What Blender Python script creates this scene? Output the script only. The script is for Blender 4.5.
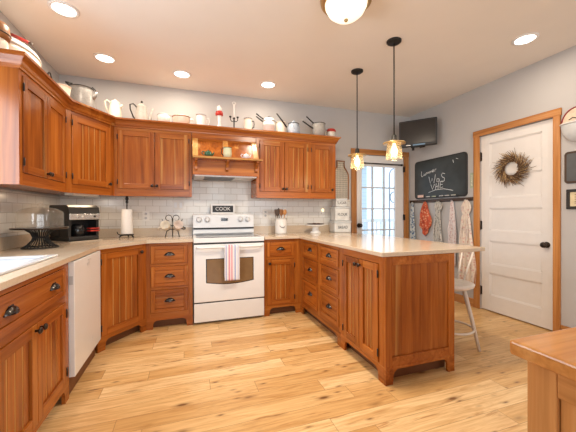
import bpy, bmesh, math, random
from mathutils import Vector, Matrix
R = math.radians
PI = math.pi
random.seed(7)
S = bpy.context.scene
COL = S.collection
for o in list(bpy.data.objects):
    bpy.data.objects.remove(o)

# ------------------------------------------------------------------ camera
cd = bpy.data.cameras.new('camera')
cam = bpy.data.objects.new('camera', cd)
COL.objects.link(cam)
cd.sensor_width = 36.0
cd.lens = 36.0 * 298.175 / 576
cd.clip_start = 0.05
cd.shift_y = -(216 - 214.05) / 576
yaw, pit, rol = 0.327, -0.0041, -0.0032
F = Vector((math.sin(yaw)*math.cos(pit), math.cos(yaw)*math.cos(pit), math.sin(pit)))
Rt = Vector((math.cos(yaw), -math.sin(yaw), 0))
Up = Rt.cross(F)
R2 = Rt*math.cos(rol) + Up*math.sin(rol)
U2 = Up*math.cos(rol) - Rt*math.sin(rol)
M3 = Matrix((R2, U2, -F)).transposed()
cam.matrix_world = Matrix.Translation((0, 0, 1.1772)) @ M3.to_4x4()
S.camera = cam

# ------------------------------------------------------------------ exposure, world, lights
S.view_settings.view_transform = 'Standard'
S.view_settings.look = 'None'
S.view_settings.gamma = 1
S.view_settings.use_curve_mapping = False
S.view_settings.exposure = 0.16
W = bpy.data.worlds.new('sky')
S.world = W
W.use_nodes = True
wb = W.node_tree.nodes['Background']
wb.inputs[0].default_value = (0.78, 0.9, 1.0, 1)
wb.inputs[1].default_value = 1.6

def area(name, loc, rot, sx, sy, power, color, spread=180):
    l = bpy.data.lights.new(name, 'AREA')
    l.shape = 'RECTANGLE'
    l.size, l.size_y = sx, sy
    l.energy = power
    l.color = color
    l.spread = R(spread)
    o = bpy.data.objects.new(name, l)
    o.location = loc
    o.rotation_euler = rot
    COL.objects.link(o)
    return o
# daylight through the windows of the open room behind the camera and over the sink
DAY = (0.93, 0.96, 1.0)
area('daylight_rear', (0.35, -3.1, 1.45), (R(90), 0, 0), 1.9, 1.5, 34, DAY)
area('daylight_rear_right', (2.45, -3.1, 1.45), (R(90), 0, 0), 1.4, 1.5, 22, DAY)
area('daylight_sink', (-1.36, 1.51, 1.58), (0, R(-90), 0), 1.0, 1.0, 30, (0.86, 0.93, 1.0))
CAN_POWER, CAN_COLOR = 6, (1.0, 0.84, 0.66)
FLUSH_POWER = 34
PEND_POWER = 1.6

# ------------------------------------------------------------------ materials
def nt(name):
    m = bpy.data.materials.new(name)
    m.use_nodes = True
    t = m.node_tree
    return m, t, t.nodes['Principled BSDF']
def N(t, kind, **kw):
    n = t.nodes.new(kind)
    for k, v in kw.items():
        setattr(n, k, v)
    return n
def ramp(t, stops):
    r = N(t, 'ShaderNodeValToRGB')
    e = r.color_ramp.elements
    while len(e) > 1:
        e.remove(e[-1])
    e[0].position, e[0].color = stops[0][0], (*stops[0][1], 1)
    for p, c in stops[1:]:
        x = e.new(p)
        x.color = (*c, 1)
    return r
def mixrgb(t, a, b, fac, mode='MIX'):
    n = N(t, 'ShaderNodeMix', data_type='RGBA', blend_type=mode)
    for sock, v in ((n.inputs[0], fac), (n.inputs[6], a), (n.inputs[7], b)):
        if isinstance(v, (int, float)):
            sock.default_value = v
        elif isinstance(v, tuple):
            sock.default_value = (*v, 1)
        else:
            t.links.new(v, sock)
    return n.outputs[2]
def math_n(t, op, a, b=None):
    n = N(t, 'ShaderNodeMath', operation=op)
    for i, v in enumerate((a, b)):
        if v is None:
            continue
        if isinstance(v, (int, float)):
            n.inputs[i].default_value = v
        else:
            t.links.new(v, n.inputs[i])
    return n.outputs[0]
def coords(t, scale=(1, 1, 1), rnd=True, rot=(0, 0, 0)):
    tc = N(t, 'ShaderNodeTexCoord')
    mp = N(t, 'ShaderNodeMapping')
    mp.inputs['Scale'].default_value = scale
    mp.inputs['Rotation'].default_value = rot
    if rnd:
        oi = N(t, 'ShaderNodeObjectInfo')
        sc = math_n(t, 'MULTIPLY', oi.outputs['Random'], 37.0)
        ad = N(t, 'ShaderNodeVectorMath', operation='ADD')
        t.links.new(tc.outputs['Object'], ad.inputs[0])
        t.links.new(sc, ad.inputs[1])
        t.links.new(ad.outputs[0], mp.inputs[0])
    else:
        t.links.new(tc.outputs['Object'], mp.inputs[0])
    return mp.outputs[0]
def noise(t, vec, scale, detail=3, rough=0.5, dist=0.0):
    n = N(t, 'ShaderNodeTexNoise')
    t.links.new(vec, n.inputs['Vector'])
    n.inputs['Scale'].default_value = scale
    n.inputs['Detail'].default_value = detail
    n.inputs['Roughness'].default_value = rough
    n.inputs['Distortion'].default_value = dist
    return n.outputs[0]

def plain(name, col, rough=0.5, metal=0.0, var=0.06, scale=14, coat=0.0, emit=None, estr=0, spec=0.5):
    m, t, b = nt(name)
    v = coords(t)
    f = noise(t, v, scale, 3)
    lo = tuple(c*(1-var) for c in col)
    hi = tuple(min(1, c*(1+var)) for c in col)
    r = ramp(t, [(0.3, lo), (0.7, hi)])
    t.links.new(f, r.inputs[0])
    t.links.new(r.outputs[0], b.inputs['Base Color'])
    b.inputs['Roughness'].default_value = rough
    b.inputs['Metallic'].default_value = metal
    b.inputs['Coat Weight'].default_value = coat
    b.inputs['Specular IOR Level'].default_value = spec
    if emit:
        b.inputs['Emission Color'].default_value = (*emit, 1)
        b.inputs['Emission Strength'].default_value = estr
    return m

def wood(name, axis, dark, mid, light, sap, rough=0.24, sapw=0.66):
    """varnished cherry, grain running along the given axis of the piece"""
    m, t, b = nt(name)
    s1 = [9.0, 9.0, 9.0]
    s1[axis] = 0.55
    v = coords(t, tuple(s1))
    n1 = noise(t, v, 1.3, 5, 0.6, 0.8)
    r1 = ramp(t, [(0.28, dark), (0.5, mid), (0.72, light)])
    t.links.new(n1, r1.inputs[0])
    s2 = [60.0, 60.0, 60.0]
    s2[axis] = 1.5
    n2 = noise(t, coords(t, tuple(s2)), 1.0, 3, 0.6)
    g = ramp(t, [(0.3, (0.78, 0.74, 0.7)), (0.65, (1.06, 1.06, 1.06))])
    t.links.new(n2, g.inputs[0])
    c = mixrgb(t, r1.outputs[0], g.outputs[0], 0.8, 'MULTIPLY')
    s3 = [11.0, 11.0, 11.0]
    s3[axis] = 0.3
    n3 = noise(t, coords(t, tuple(s3)), 1.0, 2, 0.5, 0.5)
    r3 = ramp(t, [(sapw, (0, 0, 0)), (sapw+0.1, (1, 1, 1))])
    t.links.new(n3, r3.inputs[0])
    c = mixrgb(t, c, sap, math_n(t, 'MULTIPLY', r3.outputs[0], 0.65))
    oi = N(t, 'ShaderNodeObjectInfo')
    hv = N(t, 'ShaderNodeHueSaturation')
    t.links.new(c, hv.inputs['Color'])
    t.links.new(math_n(t, 'ADD', math_n(t, 'MULTIPLY', oi.outputs['Random'], 0.22), 0.9), hv.inputs['Value'])
    t.links.new(hv.outputs[0], b.inputs['Base Color'])
    b.inputs['Roughness'].default_value = rough
    b.inputs['Specular IOR Level'].default_value = 0.4
    return m
CH = dict(dark=(0.19, 0.043, 0.006), mid=(0.36, 0.102, 0.014), light=(0.50, 0.175, 0.030), sap=(0.62, 0.36, 0.11))
wv = wood('cherry_vertical_grain', 2, **CH)
wh = wood('cherry_horizontal_grain', 0, **CH)
wdp = wood('cherry_depth_grain', 1, **CH)
sap_glare_v = wood('cherry_sapwood_bead_slope_glare', 2, dark=(0.45, 0.19, 0.04), mid=(0.60, 0.30, 0.085), light=(0.70, 0.40, 0.14), sap=(0.72, 0.46, 0.19))
WOOD = [wv, wh, wdp, sap_glare_v]
OAK = dict(dark=(0.33, 0.13, 0.035), mid=(0.47, 0.2, 0.06), light=(0.58, 0.28, 0.1), sap=(0.6, 0.33, 0.14))
oakv = wood('oak_vertical_grain', 2, **OAK)
oakx = wood('oak_grain_x', 0, **OAK)
oaky = wood('oak_grain_y', 1, **OAK)
toe_m = plain('toe_kick_stain', (0.16, 0.06, 0.02), 0.6)

def floor_material():
    m, t, b = nt('hickory_planks')
    L, H = 1.25, 0.128
    tc = N(t, 'ShaderNodeTexCoord')
    sp = N(t, 'ShaderNodeSeparateXYZ')
    t.links.new(tc.outputs['Object'], sp.inputs[0])
    v = math_n(t, 'DIVIDE', sp.outputs[1], H)
    row = math_n(t, 'FLOOR', v)
    wn = N(t, 'ShaderNodeTexWhiteNoise', noise_dimensions='1D')
    t.links.new(row, wn.inputs['W'])
    u = math_n(t, 'ADD', math_n(t, 'DIVIDE', sp.outputs[0], L), math_n(t, 'MULTIPLY', wn.outputs['Value'], 9.0))
    pid = math_n(t, 'FLOOR', u)
    cb = N(t, 'ShaderNodeCombineXYZ')
    t.links.new(row, cb.inputs[0])
    t.links.new(pid, cb.inputs[1])
    wn2 = N(t, 'ShaderNodeTexWhiteNoise', noise_dimensions='2D')
    t.links.new(cb.outputs[0], wn2.inputs['Vector'])
    rnd = wn2.outputs['Value']
    fu = math_n(t, 'ABSOLUTE', math_n(t, 'SUBTRACT', math_n(t, 'FRACT', u), 0.5))
    fv = math_n(t, 'ABSOLUTE', math_n(t, 'SUBTRACT', math_n(t, 'FRACT', v), 0.5))
    seam = math_n(t, 'MAXIMUM', math_n(t, 'GREATER_THAN', fu, 0.5-0.0016/L), math_n(t, 'GREATER_THAN', fv, 0.5-0.0014/H))
    off = N(t, 'ShaderNodeVectorMath', operation='ADD')
    t.links.new(tc.outputs['Object'], off.inputs[0])
    sc = N(t, 'ShaderNodeVectorMath', operation='SCALE')
    t.links.new(wn2.outputs['Color'], sc.inputs[0])
    sc.inputs['Scale'].default_value = 23.0
    t.links.new(sc.outputs[0], off.inputs[1])
    def mp(scale):
        q = N(t, 'ShaderNodeMapping')
        q.inputs['Scale'].default_value = scale
        t.links.new(off.outputs[0], q.inputs[0])
        return q.outputs[0]
    base = ramp(t, [(0.0, (0.61, 0.37, 0.15)), (0.3, (0.70, 0.455, 0.205)), (0.7, (0.76, 0.52, 0.255)), (1.0, (0.83, 0.61, 0.34))])
    t.links.new(rnd, base.inputs[0])
    g1 = ramp(t, [(0.32, (0.76, 0.62, 0.45)), (0.55, (1.02, 1.0, 0.97)), (0.7, (1.06, 1.07, 1.08))])
    t.links.new(noise(t, mp((1.3, 12, 1)), 1.6, 6, 0.65, 1.4), g1.inputs[0])
    c = mixrgb(t, base.outputs[0], g1.outputs[0], 0.85, 'MULTIPLY')
    g2 = ramp(t, [(0.35, (0.82, 0.74, 0.64)), (0.6, (1.04, 1.04, 1.04))])
    t.links.new(noise(t, mp((3, 75, 1)), 1.0, 3, 0.6), g2.inputs[0])
    c = mixrgb(t, c, g2.outputs[0], 0.7, 'MULTIPLY')
    # brown heartwood streaks
    st = ramp(t, [(0.62, (0, 0, 0)), (0.69, (1, 1, 1))])
    t.links.new(noise(t, mp((0.9, 10, 1)), 2.3, 4, 0.6, 0.8), st.inputs[0])
    c = mixrgb(t, c, (0.36, 0.145, 0.034), math_n(t, 'MULTIPLY', st.outputs[0], 0.75))
    # knots: small dark flecks
    for scl, lim, hi, thr in (((3.4, 10.0, 1), 0.06, 0.14, 0.5), ((6.5, 19.0, 1), 0.05, 0.14, 0.62)):
        vo = N(t, 'ShaderNodeTexVoronoi')
        t.links.new(mp(scl), vo.inputs['Vector'])
        vo.inputs['Scale'].default_value = 1.0
        kn = ramp(t, [(lim, (1, 1, 1)), (hi, (0.35, 0.35, 0.35)), (hi*1.9, (0, 0, 0))])
        t.links.new(vo.outputs['Distance'], kn.inputs[0])
        sepc = N(t, 'ShaderNodeSeparateColor')
        t.links.new(vo.outputs['Color'], sepc.inputs[0])
        pick = math_n(t, 'GREATER_THAN', sepc.outputs[0], thr)
        c = mixrgb(t, c, (0.15, 0.05, 0.012), math_n(t, 'MULTIPLY', math_n(t, 'MULTIPLY', kn.outputs[0], pick), 0.9))
    c = mixrgb(t, c, (0.30, 0.15, 0.055), math_n(t, 'MULTIPLY', seam, 0.75))
    t.links.new(c, b.inputs['Base Color'])
    b.inputs['Roughness'].default_value = 0.3
    return m

def tile_material(axis):
    m, t, b = nt('white_subway_tile_' + 'xy'[axis])
    tc = N(t, 'ShaderNodeTexCoord')
    sp = N(t, 'ShaderNodeSeparateXYZ')
    t.links.new(tc.outputs['Object'], sp.inputs[0])
    cb = N(t, 'ShaderNodeCombineXYZ')
    t.links.new(sp.outputs[axis], cb.inputs[0])
    t.links.new(sp.outputs[2], cb.inputs[1])
    br = N(t, 'ShaderNodeTexBrick')
    br.offset = 0.5
    t.links.new(cb.outputs[0], br.inputs['Vector'])
    br.inputs['Color1'].default_value = (0.70, 0.67, 0.62, 1)
    br.inputs['Color2'].default_value = (0.76, 0.735, 0.69, 1)
    br.inputs['Mortar'].default_value = (0.50, 0.45, 0.39, 1)
    br.inputs['Scale'].default_value = 1.0
    br.inputs['Mortar Size'].default_value = 0.0022
    br.inputs['Brick Width'].default_value = 0.155
    br.inputs['Row Height'].default_value = 0.079
    t.links.new(br.outputs['Color'], b.inputs['Base Color'])
    bp = N(t, 'ShaderNodeBump')
    bp.inputs['Strength'].default_value = 0.5
    bp.inputs['Distance'].default_value = 0.002
    t.links.new(math_n(t, 'SUBTRACT', 1.0, br.outputs['Fac']), bp.inputs['Height'])
    t.links.new(bp.outputs[0], b.inputs['Normal'])
    b.inputs['Roughness'].default_value = 0.18
    return m

def speckle(name, base, dk, lt, scale, rough):
    m, t, b = nt(name)
    v = coords(t, rnd=False)
    r = ramp(t, [(0.3, dk), (0.46, base), (0.58, base), (0.75, lt)])
    t.links.new(noise(t, v, scale, 6, 0.75), r.inputs[0])
    t.links.new(r.outputs[0], b.inputs['Base Color'])
    b.inputs['Roughness'].default_value = rough
    return m

def cloth_mat(name, base, spots, scale, thr=0.56, second=None):
    m, t, b = nt(name)
    v = coords(t)
    vo = N(t, 'ShaderNodeTexVoronoi')
    t.links.new(v, vo.inputs['Vector'])
    vo.inputs['Scale'].default_value = scale
    r = ramp(t, [(thr-0.25, spots), (thr-0.05, base)])
    t.links.new(vo.outputs['Distance'], r.inputs[0])
    c = r.outputs[0]
    if second:
        r2 = ramp(t, [(0.55, (0, 0, 0)), (0.6, (1, 1, 1))])
        t.links.new(noise(t, v, scale*0.5, 3), r2.inputs[0])
        c = mixrgb(t, c, second, r2.outputs[0])
    t.links.new(c, b.inputs['Base Color'])
    b.inputs['Roughness'].default_value = 0.9
    return m

def stripes(name, axis, bands, period):
    m, t, b = nt(name)
    tc = N(t, 'ShaderNodeTexCoord')
    sp = N(t, 'ShaderNodeSeparateXYZ')
    t.links.new(tc.outputs['Object'], sp.inputs[0])
    f = math_n(t, 'FRACT', math_n(t, 'ADD', math_n(t, 'DIVIDE', sp.outputs[axis], period), 0.5))
    r = ramp(t, bands)
    r.color_ramp.interpolation = 'CONSTANT'
    t.links.new(f, r.inputs[0])
    t.links.new(r.outputs[0], b.inputs['Base Color'])
    b.inputs['Roughness'].default_value = 0.9
    return m

def glass(name, tint=(0.95, 0.97, 1.0), gloss=0.12):
    m = bpy.data.materials.new(name)
    m.use_nodes = True
    t = m.node_tree
    t.nodes.clear()
    o = N(t, 'ShaderNodeOutputMaterial')
    tr = N(t, 'ShaderNodeBsdfTransparent')
    tr.inputs[0].default_value = (*tint, 1)
    gl = N(t, 'ShaderNodeBsdfGlossy')
    gl.inputs['Roughness'].default_value = 0.03
    lw = N(t, 'ShaderNodeLayerWeight')
    lw.inputs[0].default_value = gloss
    mx = N(t, 'ShaderNodeMixShader')
    t.links.new(lw.outputs['Fresnel'], mx.inputs[0])
    t.links.new(tr.outputs[0], mx.inputs[1])
    t.links.new(gl.outputs[0], mx.inputs[2])
    t.links.new(mx.outputs[0], o.inputs[0])
    return m

def emissive(name, col, strength):
    m, t, b = nt(name)
    v = coords(t)
    r = ramp(t, [(0.3, tuple(c*0.96 for c in col)), (0.7, col)])
    t.links.new(noise(t, v, 8, 2), r.inputs[0])
    t.links.new(r.outputs[0], b.inputs['Emission Color'])
    b.inputs['Emission Strength'].default_value = strength
    b.inputs['Base Color'].default_value = (0.8, 0.8, 0.8, 1)
    return m

wall_m = plain('wall_paint_grey', (0.50, 0.487, 0.478), 0.7, var=0.015, scale=3)
ceil_m = plain('ceiling_paint', (0.83, 0.775, 0.71), 0.85, var=0.012, scale=3)
floor_m = floor_material()
counter_m = speckle('beige_quartz', (0.62, 0.50, 0.37), (0.45, 0.34, 0.235), (0.74, 0.63, 0.5), 90, 0.13)
white_paint = plain('white_door_paint', (0.80, 0.775, 0.75), 0.4, var=0.015)
white_enamel = plain('white_appliance_enamel', (0.80, 0.80, 0.80), 0.22, var=0.01)
white_ceramic = plain('white_ceramic', (0.82, 0.80, 0.77), 0.25, var=0.02)
cream_ceramic = plain('cream_enamel', (0.82, 0.74, 0.62), 0.28, var=0.04)
grey_enamel = speckle('grey_graniteware', (0.26, 0.255, 0.245), (0.13, 0.125, 0.12), (0.42, 0.41, 0.40), 45, 0.28)
pale_enamel = speckle('pale_graniteware', (0.46, 0.44, 0.40), (0.3, 0.28, 0.25), (0.62, 0.6, 0.57), 45, 0.3)
blue_ceramic = speckle('blue_white_spongeware', (0.45, 0.52, 0.6), (0.04, 0.09, 0.22), (0.85, 0.87, 0.88), 28, 0.25)
green_ceramic = speckle('green_glaze', (0.03, 0.10, 0.05), (0.01, 0.035, 0.02), (0.12, 0.22, 0.09), 25, 0.15)
pale_green = plain('pale_green_glaze', (0.62, 0.63, 0.42), 0.3, var=0.06)
lilac_ceramic = plain('lilac_white_glaze', (0.70, 0.66, 0.68), 0.3, var=0.08, scale=40)
black_plastic = plain('black_plastic', (0.016, 0.015, 0.015), 0.45)
black_glass = plain('black_glass', (0.012, 0.012, 0.013), 0.06)
tv_screen = plain('dark_screen', (0.03, 0.027, 0.025), 0.22)
oven_glass = plain('brown_oven_glass', (0.21, 0.125, 0.06), 0.12)
bronze = plain('dark_bronze', (0.055, 0.042, 0.035), 0.32, 0.85)
pewter = plain('antique_pewter', (0.075, 0.068, 0.062), 0.22, 0.9)
black_iron = plain('black_iron', (0.02, 0.018, 0.016), 0.5, 0.4)
brass = plain('aged_brass', (0.50, 0.34, 0.15), 0.35, 0.8)
chrome = plain('brushed_metal', (0.62, 0.62, 0.62), 0.25, 0.9)
red_m = plain('red_paint', (0.45, 0.03, 0.02), 0.4)
light_grey = plain('light_grey_plastic', (0.5, 0.5, 0.5), 0.4)
white_plastic = plain('white_plastic', (0.78, 0.75, 0.70), 0.4, var=0.01)
paper_m = plain('paper_towel', (0.84, 0.82, 0.79), 0.95, var=0.02, scale=60)
cream_paper = plain('cream_paper', (0.72, 0.60, 0.38), 0.8, var=0.1)
slate_m = plain('slate_chalkboard', (0.035, 0.042, 0.042), 0.45, var=0.35, scale=5)
slate_grey = plain('grey_slate', (0.085, 0.09, 0.095), 0.5, var=0.2, scale=6)
chalk_m = plain('white_chalk', (0.78, 0.78, 0.76), 0.95, var=0.1, scale=60)
dark_wood = plain('dark_walnut', (0.06, 0.032, 0.018), 0.45, var=0.25)
brown_wood = plain('brown_turned_wood', (0.30, 0.12, 0.035), 0.4, var=0.25, scale=9)
spoon_wood = plain('pale_spoon_wood', (0.45, 0.20, 0.06), 0.5, var=0.15)
twig_m = plain('twig_bark', (0.13, 0.065, 0.03), 0.85, var=0.4, scale=30)
twig_pale = plain('pale_dry_twig', (0.52, 0.35, 0.17), 0.85, var=0.3, scale=30)
pane_m = glass('window_glass')

def lit_glass(name, tint, milk, body=(0.95, 0.85, 0.65)):
    """seeded glass: mostly clear, a little of it scattering the bulb's light"""
    m = bpy.data.materials.new(name)
    m.use_nodes = True
    t = m.node_tree
    t.nodes.clear()
    o = N(t, 'ShaderNodeOutputMaterial')
    tr = N(t, 'ShaderNodeBsdfTransparent')
    tr.inputs[0].default_value = (*tint, 1)
    tl = N(t, 'ShaderNodeBsdfTranslucent')
    tl.inputs[0].default_value = (*body, 1)
    gl = N(t, 'ShaderNodeBsdfGlossy')
    gl.inputs['Roughness'].default_value = 0.08
    m1 = N(t, 'ShaderNodeMixShader')
    m1.inputs[0].default_value = milk
    t.links.new(tr.outputs[0], m1.inputs[1])
    t.links.new(tl.outputs[0], m1.inputs[2])
    m2 = N(t, 'ShaderNodeMixShader')
    m2.inputs[0].default_value = 0.06
    t.links.new(m1.outputs[0], m2.inputs[1])
    t.links.new(gl.outputs[0], m2.inputs[2])
    t.links.new(m2.outputs[0], o.inputs[0])
    return m
jar_m = lit_glass('clear_dome_glass', (0.97, 0.97, 0.96), 0.16, (0.9, 0.9, 0.88))
amber_m = lit_glass('amber_tinted_glass', (1.0, 0.92, 0.76), 0.16)
can_glow = emissive('downlight_diffuser', (1.0, 0.95, 0.86), 6.0)
dome_glow = emissive('frosted_dome_glass', (1.0, 0.88, 0.66), 0.92)
bulb_glow = emissive('warm_filament_bulb', (1.0, 0.72, 0.34), 5.0)
night_glow = emissive('night_light_glow', (1.0, 0.72, 0.35), 1.6)

# ------------------------------------------------------------------ mesh helpers
class MB:
    def __init__(self):
        self.v, self.f, self.m, self.s = [], [], [], []
        self.T = Matrix.Identity(4)
    def add(self, vs, fs, mi=0, smooth=False):
        b = len(self.v)
        self.v += [tuple(self.T @ Vector(p)) for p in vs]
        for f in fs:
            self.f.append([b+i for i in f])
            self.m.append(mi)
            self.s.append(smooth)
        return self
    def box(self, x0, x1, y0, y1, z0, z1, mi=0):
        vs = [(x, y, z) for x in (x0, x1) for y in (y0, y1) for z in (z0, z1)]
        return self.add(vs, [(0, 1, 3, 2), (4, 6, 7, 5), (0, 4, 5, 1), (2, 3, 7, 6), (0, 2, 6, 4), (1, 5, 7, 3)], mi)
    def prism(self, poly, axis, lo, hi, mi=0, smooth=False):
        """poly: 2D points in the plane of the other two axes in order (x,y,z without axis)"""
        def p3(p, h):
            q = list(p)
            q.insert(axis, h)
            return tuple(q)
        n = len(poly)
        vs = [p3(p, lo) for p in poly] + [p3(p, hi) for p in poly]
        self.add(vs, [tuple(range(n))[::-1], tuple(range(n, 2*n))], mi)
        b = len(self.v) - 2*n
        for i in range(n):
            j = (i+1) % n
            self.f.append([b+i, b+j, b+n+j, b+n+i])
            self.m.append(mi)
            self.s.append(smooth)
        return self
    def lathe(self, prof, c=(0, 0, 0), seg=24, mi=0, axis='z', smooth=True, sx=1, sy=1):
        vs, fs = [], []
        for r, z in prof:
            for k in range(seg):
                a = 2*PI*k/seg
                p = (r*math.cos(a)*sx, r*math.sin(a)*sy, z)
                if axis == 'y':
                    p = (p[0], -p[2], p[1])
                if axis == 'x':
                    p = (p[2], p[1], p[0])
                vs.append((p[0]+c[0], p[1]+c[1], p[2]+c[2]))
        for i in range(len(prof)-1):
            for k in range(seg):
                k2 = (k+1) % seg
                fs.append((i*seg+k, i*seg+k2, (i+1)*seg+k2, (i+1)*seg+k))
        fs.append(tuple(range(seg))[::-1])
        fs.append(tuple((len(prof)-1)*seg+k for k in range(seg)))
        return self.add(vs, fs, mi, smooth)
    def tube(self, pts, r, seg=8, mi=0, closed=False, smooth=True):
        P = [Vector(p) for p in pts]
        n = len(P)
        rad = r if isinstance(r, (list, tuple)) else [r]*n
        vs, fs = [], []
        prev = None
        for i in range(n):
            if closed:
                d = P[(i+1) % n]-P[i-1]
            else:
                d = P[min(i+1, n-1)]-P[max(i-1, 0)]
            d.normalize()
            if prev is None:
                a = Vector((0, 0, 1)) if abs(d.z) < 0.9 else Vector((1, 0, 0))
                u = d.cross(a).normalized()
            else:
                u = (prev - d*prev.dot(d)).normalized()
            prev = u
            w = d.cross(u)
            for k in range(seg):
                a = 2*PI*k/seg
                vs.append(tuple(P[i] + (u*math.cos(a)+w*math.sin(a))*rad[i]))
        for i in range(n if closed else n-1):
            j = (i+1) % n
            for k in range(seg):
                k2 = (k+1) % seg
                fs.append((i*seg+k, i*seg+k2, j*seg+k2, j*seg+k))
        if not closed:
            fs.append(tuple(range(seg))[::-1])
            fs.append(tuple((n-1)*seg+k for k in range(seg)))
        return self.add(vs, fs, mi, smooth)
    def grid(self, fn, nu, nv, mi=0, smooth=True):
        vs = [fn(i/nu, j/nv) for j in range(nv+1) for i in range(nu+1)]
        fs = [(j*(nu+1)+i, j*(nu+1)+i+1, (j+1)*(nu+1)+i+1, (j+1)*(nu+1)+i) for j in range(nv) for i in range(nu)]
        return self.add(vs, fs, mi, smooth)
    def build(self, name, mats, parent=None, loc=(0, 0, 0), rz=0, bevel=0, solid=0, seg=2):
        me = bpy.data.meshes.new(name)
        me.from_pydata(self.v, [], self.f)
        for i, p in enumerate(me.polygons):
            p.material_index = self.m[i]
            p.use_smooth = self.s[i]
        bm = bmesh.new()
        bm.from_mesh(me)
        bmesh.ops.recalc_face_normals(bm, faces=bm.faces)
        bm.to_mesh(me)
        bm.free()
        for m in (mats if isinstance(mats, (list, tuple)) else [mats]):
            me.materials.append(m)
        o = bpy.data.objects.new(name, me)
        o.location = loc
        o.rotation_euler = (0, 0, rz)
        COL.objects.link(o)
        if parent:
            o.parent = parent
        if solid:
            k = o.modifiers.new('thickness', 'SOLIDIFY')
            k.thickness = solid
            k.offset = 0
        if bevel:
            k = o.modifiers.new('edge', 'BEVEL')
            k.width = bevel
            k.segments = seg
            k.limit_method = 'ANGLE'
            k.angle_limit = R(50)
        return o

def tag(o, label=None, cat=None, group=None, kind=None):
    if label: o['label'] = label
    if cat: o['category'] = cat
    if group: o['group'] = group
    if kind: o['kind'] = kind
    return o
def thing(name, label, cat, loc=(0, 0, 0), rz=0, group=None):
    o = bpy.data.objects.new(name, None)
    o.empty_display_size = 0.1
    COL.objects.link(o)
    o.location = loc
    o.rotation_euler = (0, 0, rz)
    return tag(o, label, cat, group)
def copy_tree(o, parent=None, loc=None, rz=None, label=None):
    c = o.copy()
    COL.objects.link(c)
    if parent: c.parent = parent
    if loc: c.location = loc
    if rz is not None: c.rotation_euler = (0, 0, rz)
    if label: c['label'] = label
    for ch in [x for x in bpy.data.objects if x.parent == o]:
        copy_tree(ch, c)
    return c
def struct(name, mb, mats, label, cat, **k):
    return tag(mb.build(name, mats, **k), label, cat, kind='structure')
def arc(cx, cz, rx, rz, a0, a1, n, y=0.0):
    return [(cx+rx*math.cos(R(a0+(a1-a0)*i/n)), y, cz+rz*math.sin(R(a0+(a1-a0)*i/n))) for i in range(n+1)]
def text(name, s, size, mat, parent, mw, depth=0.0008, align='CENTER', sx=1.0):
    """lettering as a mesh; mw maps the text plane (x right, y up, z out) into the thing"""
    cu = bpy.data.curves.new(name, 'FONT')
    cu.body = s
    cu.size = size
    cu.extrude = depth
    cu.align_x = align
    cu.align_y = 'CENTER'
    tmp = bpy.data.objects.new('tmp_text', cu)
    COL.objects.link(tmp)
    dg = bpy.context.evaluated_depsgraph_get()
    dg.update()
    me = bpy.data.meshes.new_from_object(tmp.evaluated_get(dg))
    bpy.data.objects.remove(tmp)
    me.transform(mw @ Matrix.Diagonal((sx, 1, 1, 1)))
    me.materials.clear()
    me.materials.append(mat)
    me.name = name
    o = bpy.data.objects.new(name, me)
    COL.objects.link(o)
    o.parent = parent
    return o
FRONT = Matrix(((1, 0, 0, 0), (0, 0, -1, 0), (0, 1, 0, 0), (0, 0, 0, 1)))   # text plane facing -Y

# ------------------------------------------------------------------ room shell
XL, XR, YB, YF, ZC = -1.323, 3.385, 3.909, -3.0, 2.706
struct('floor', MB().box(XL-.12, XR+.12, YF-.12, YB+.12, -0.06, 0), floor_m, 'honey coloured knotty hickory plank floor', 'floor')
struct('ceiling', MB().box(XL-.12, XR+.12, YF-.12, YB+.12, ZC, ZC+.06), ceil_m, 'smooth warm white ceiling with recessed lights', 'ceiling')
# back wall with door opening x 2.41..3.26
w = MB()
DX0, DX1, DZ = 2.405, 3.270, 2.055
w.box(XL-.12, DX0, YB, YB+.12, 0, ZC).box(DX1, XR+.12, YB, YB+.12, 0, ZC).box(DX0, DX1, YB, YB+.12, DZ, ZC)
struct('wall_back', w, wall_m, 'pale grey back wall behind the range and wall cabinets', 'wall')
w = MB()
w.box(XL-.12, XL, YF, 1.0, 0, ZC).box(XL-.12, XL, 2.02, YB, 0, ZC).box(XL-.12, XL, 1.0, 2.02, 0, 1.06).box(XL-.12, XL, 1.0, 2.02, 2.1, ZC)
struct('wall_left', w, wall_m, 'pale grey wall on the left behind the sink run', 'wall')
w = MB()
RY0, RY1, RZ = 1.918, 2.690, 2.098
w.box(XR, XR+.12, YF, RY0, 0, ZC).box(XR, XR+.12, RY1, YB, 0, ZC).box(XR, XR+.12, RY0, RY1, RZ, ZC).box(XR+.10, XR+.12, RY0, RY1, 0, RZ)
struct('wall_right', w, wall_m, 'pale grey wall on the right with the white panel door', 'wall')
w = MB()
w.box(XL, -0.65, YF-.12, YF, 0, ZC).box(1.35, 1.7, YF-.12, YF, 0, ZC).box(3.2, XR, YF-.12, YF, 0, ZC)
for a, b in ((-.65, 1.35), (1.7, 3.2)):
    w.box(a, b, YF-.12, YF, 0, .65).box(a, b, YF-.12, YF, 2.25, ZC)
struct('wall_rear', w, wall_m, 'pale grey wall with windows at the rear of the room', 'wall')
w = MB()
for a, b in ((1.0, 1.04), (1.98, 2.02)):
    w.box(XL-.09, XL-.05, a, b, 1.06, 2.1)
w.box(XL-.09, XL-.05, 1.0, 2.02, 1.06, 1.10).box(XL-.09, XL-.05, 1.0, 2.02, 2.06, 2.1)
struct('window_1', w, white_paint, 'white framed window over the sink', 'window')

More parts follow.
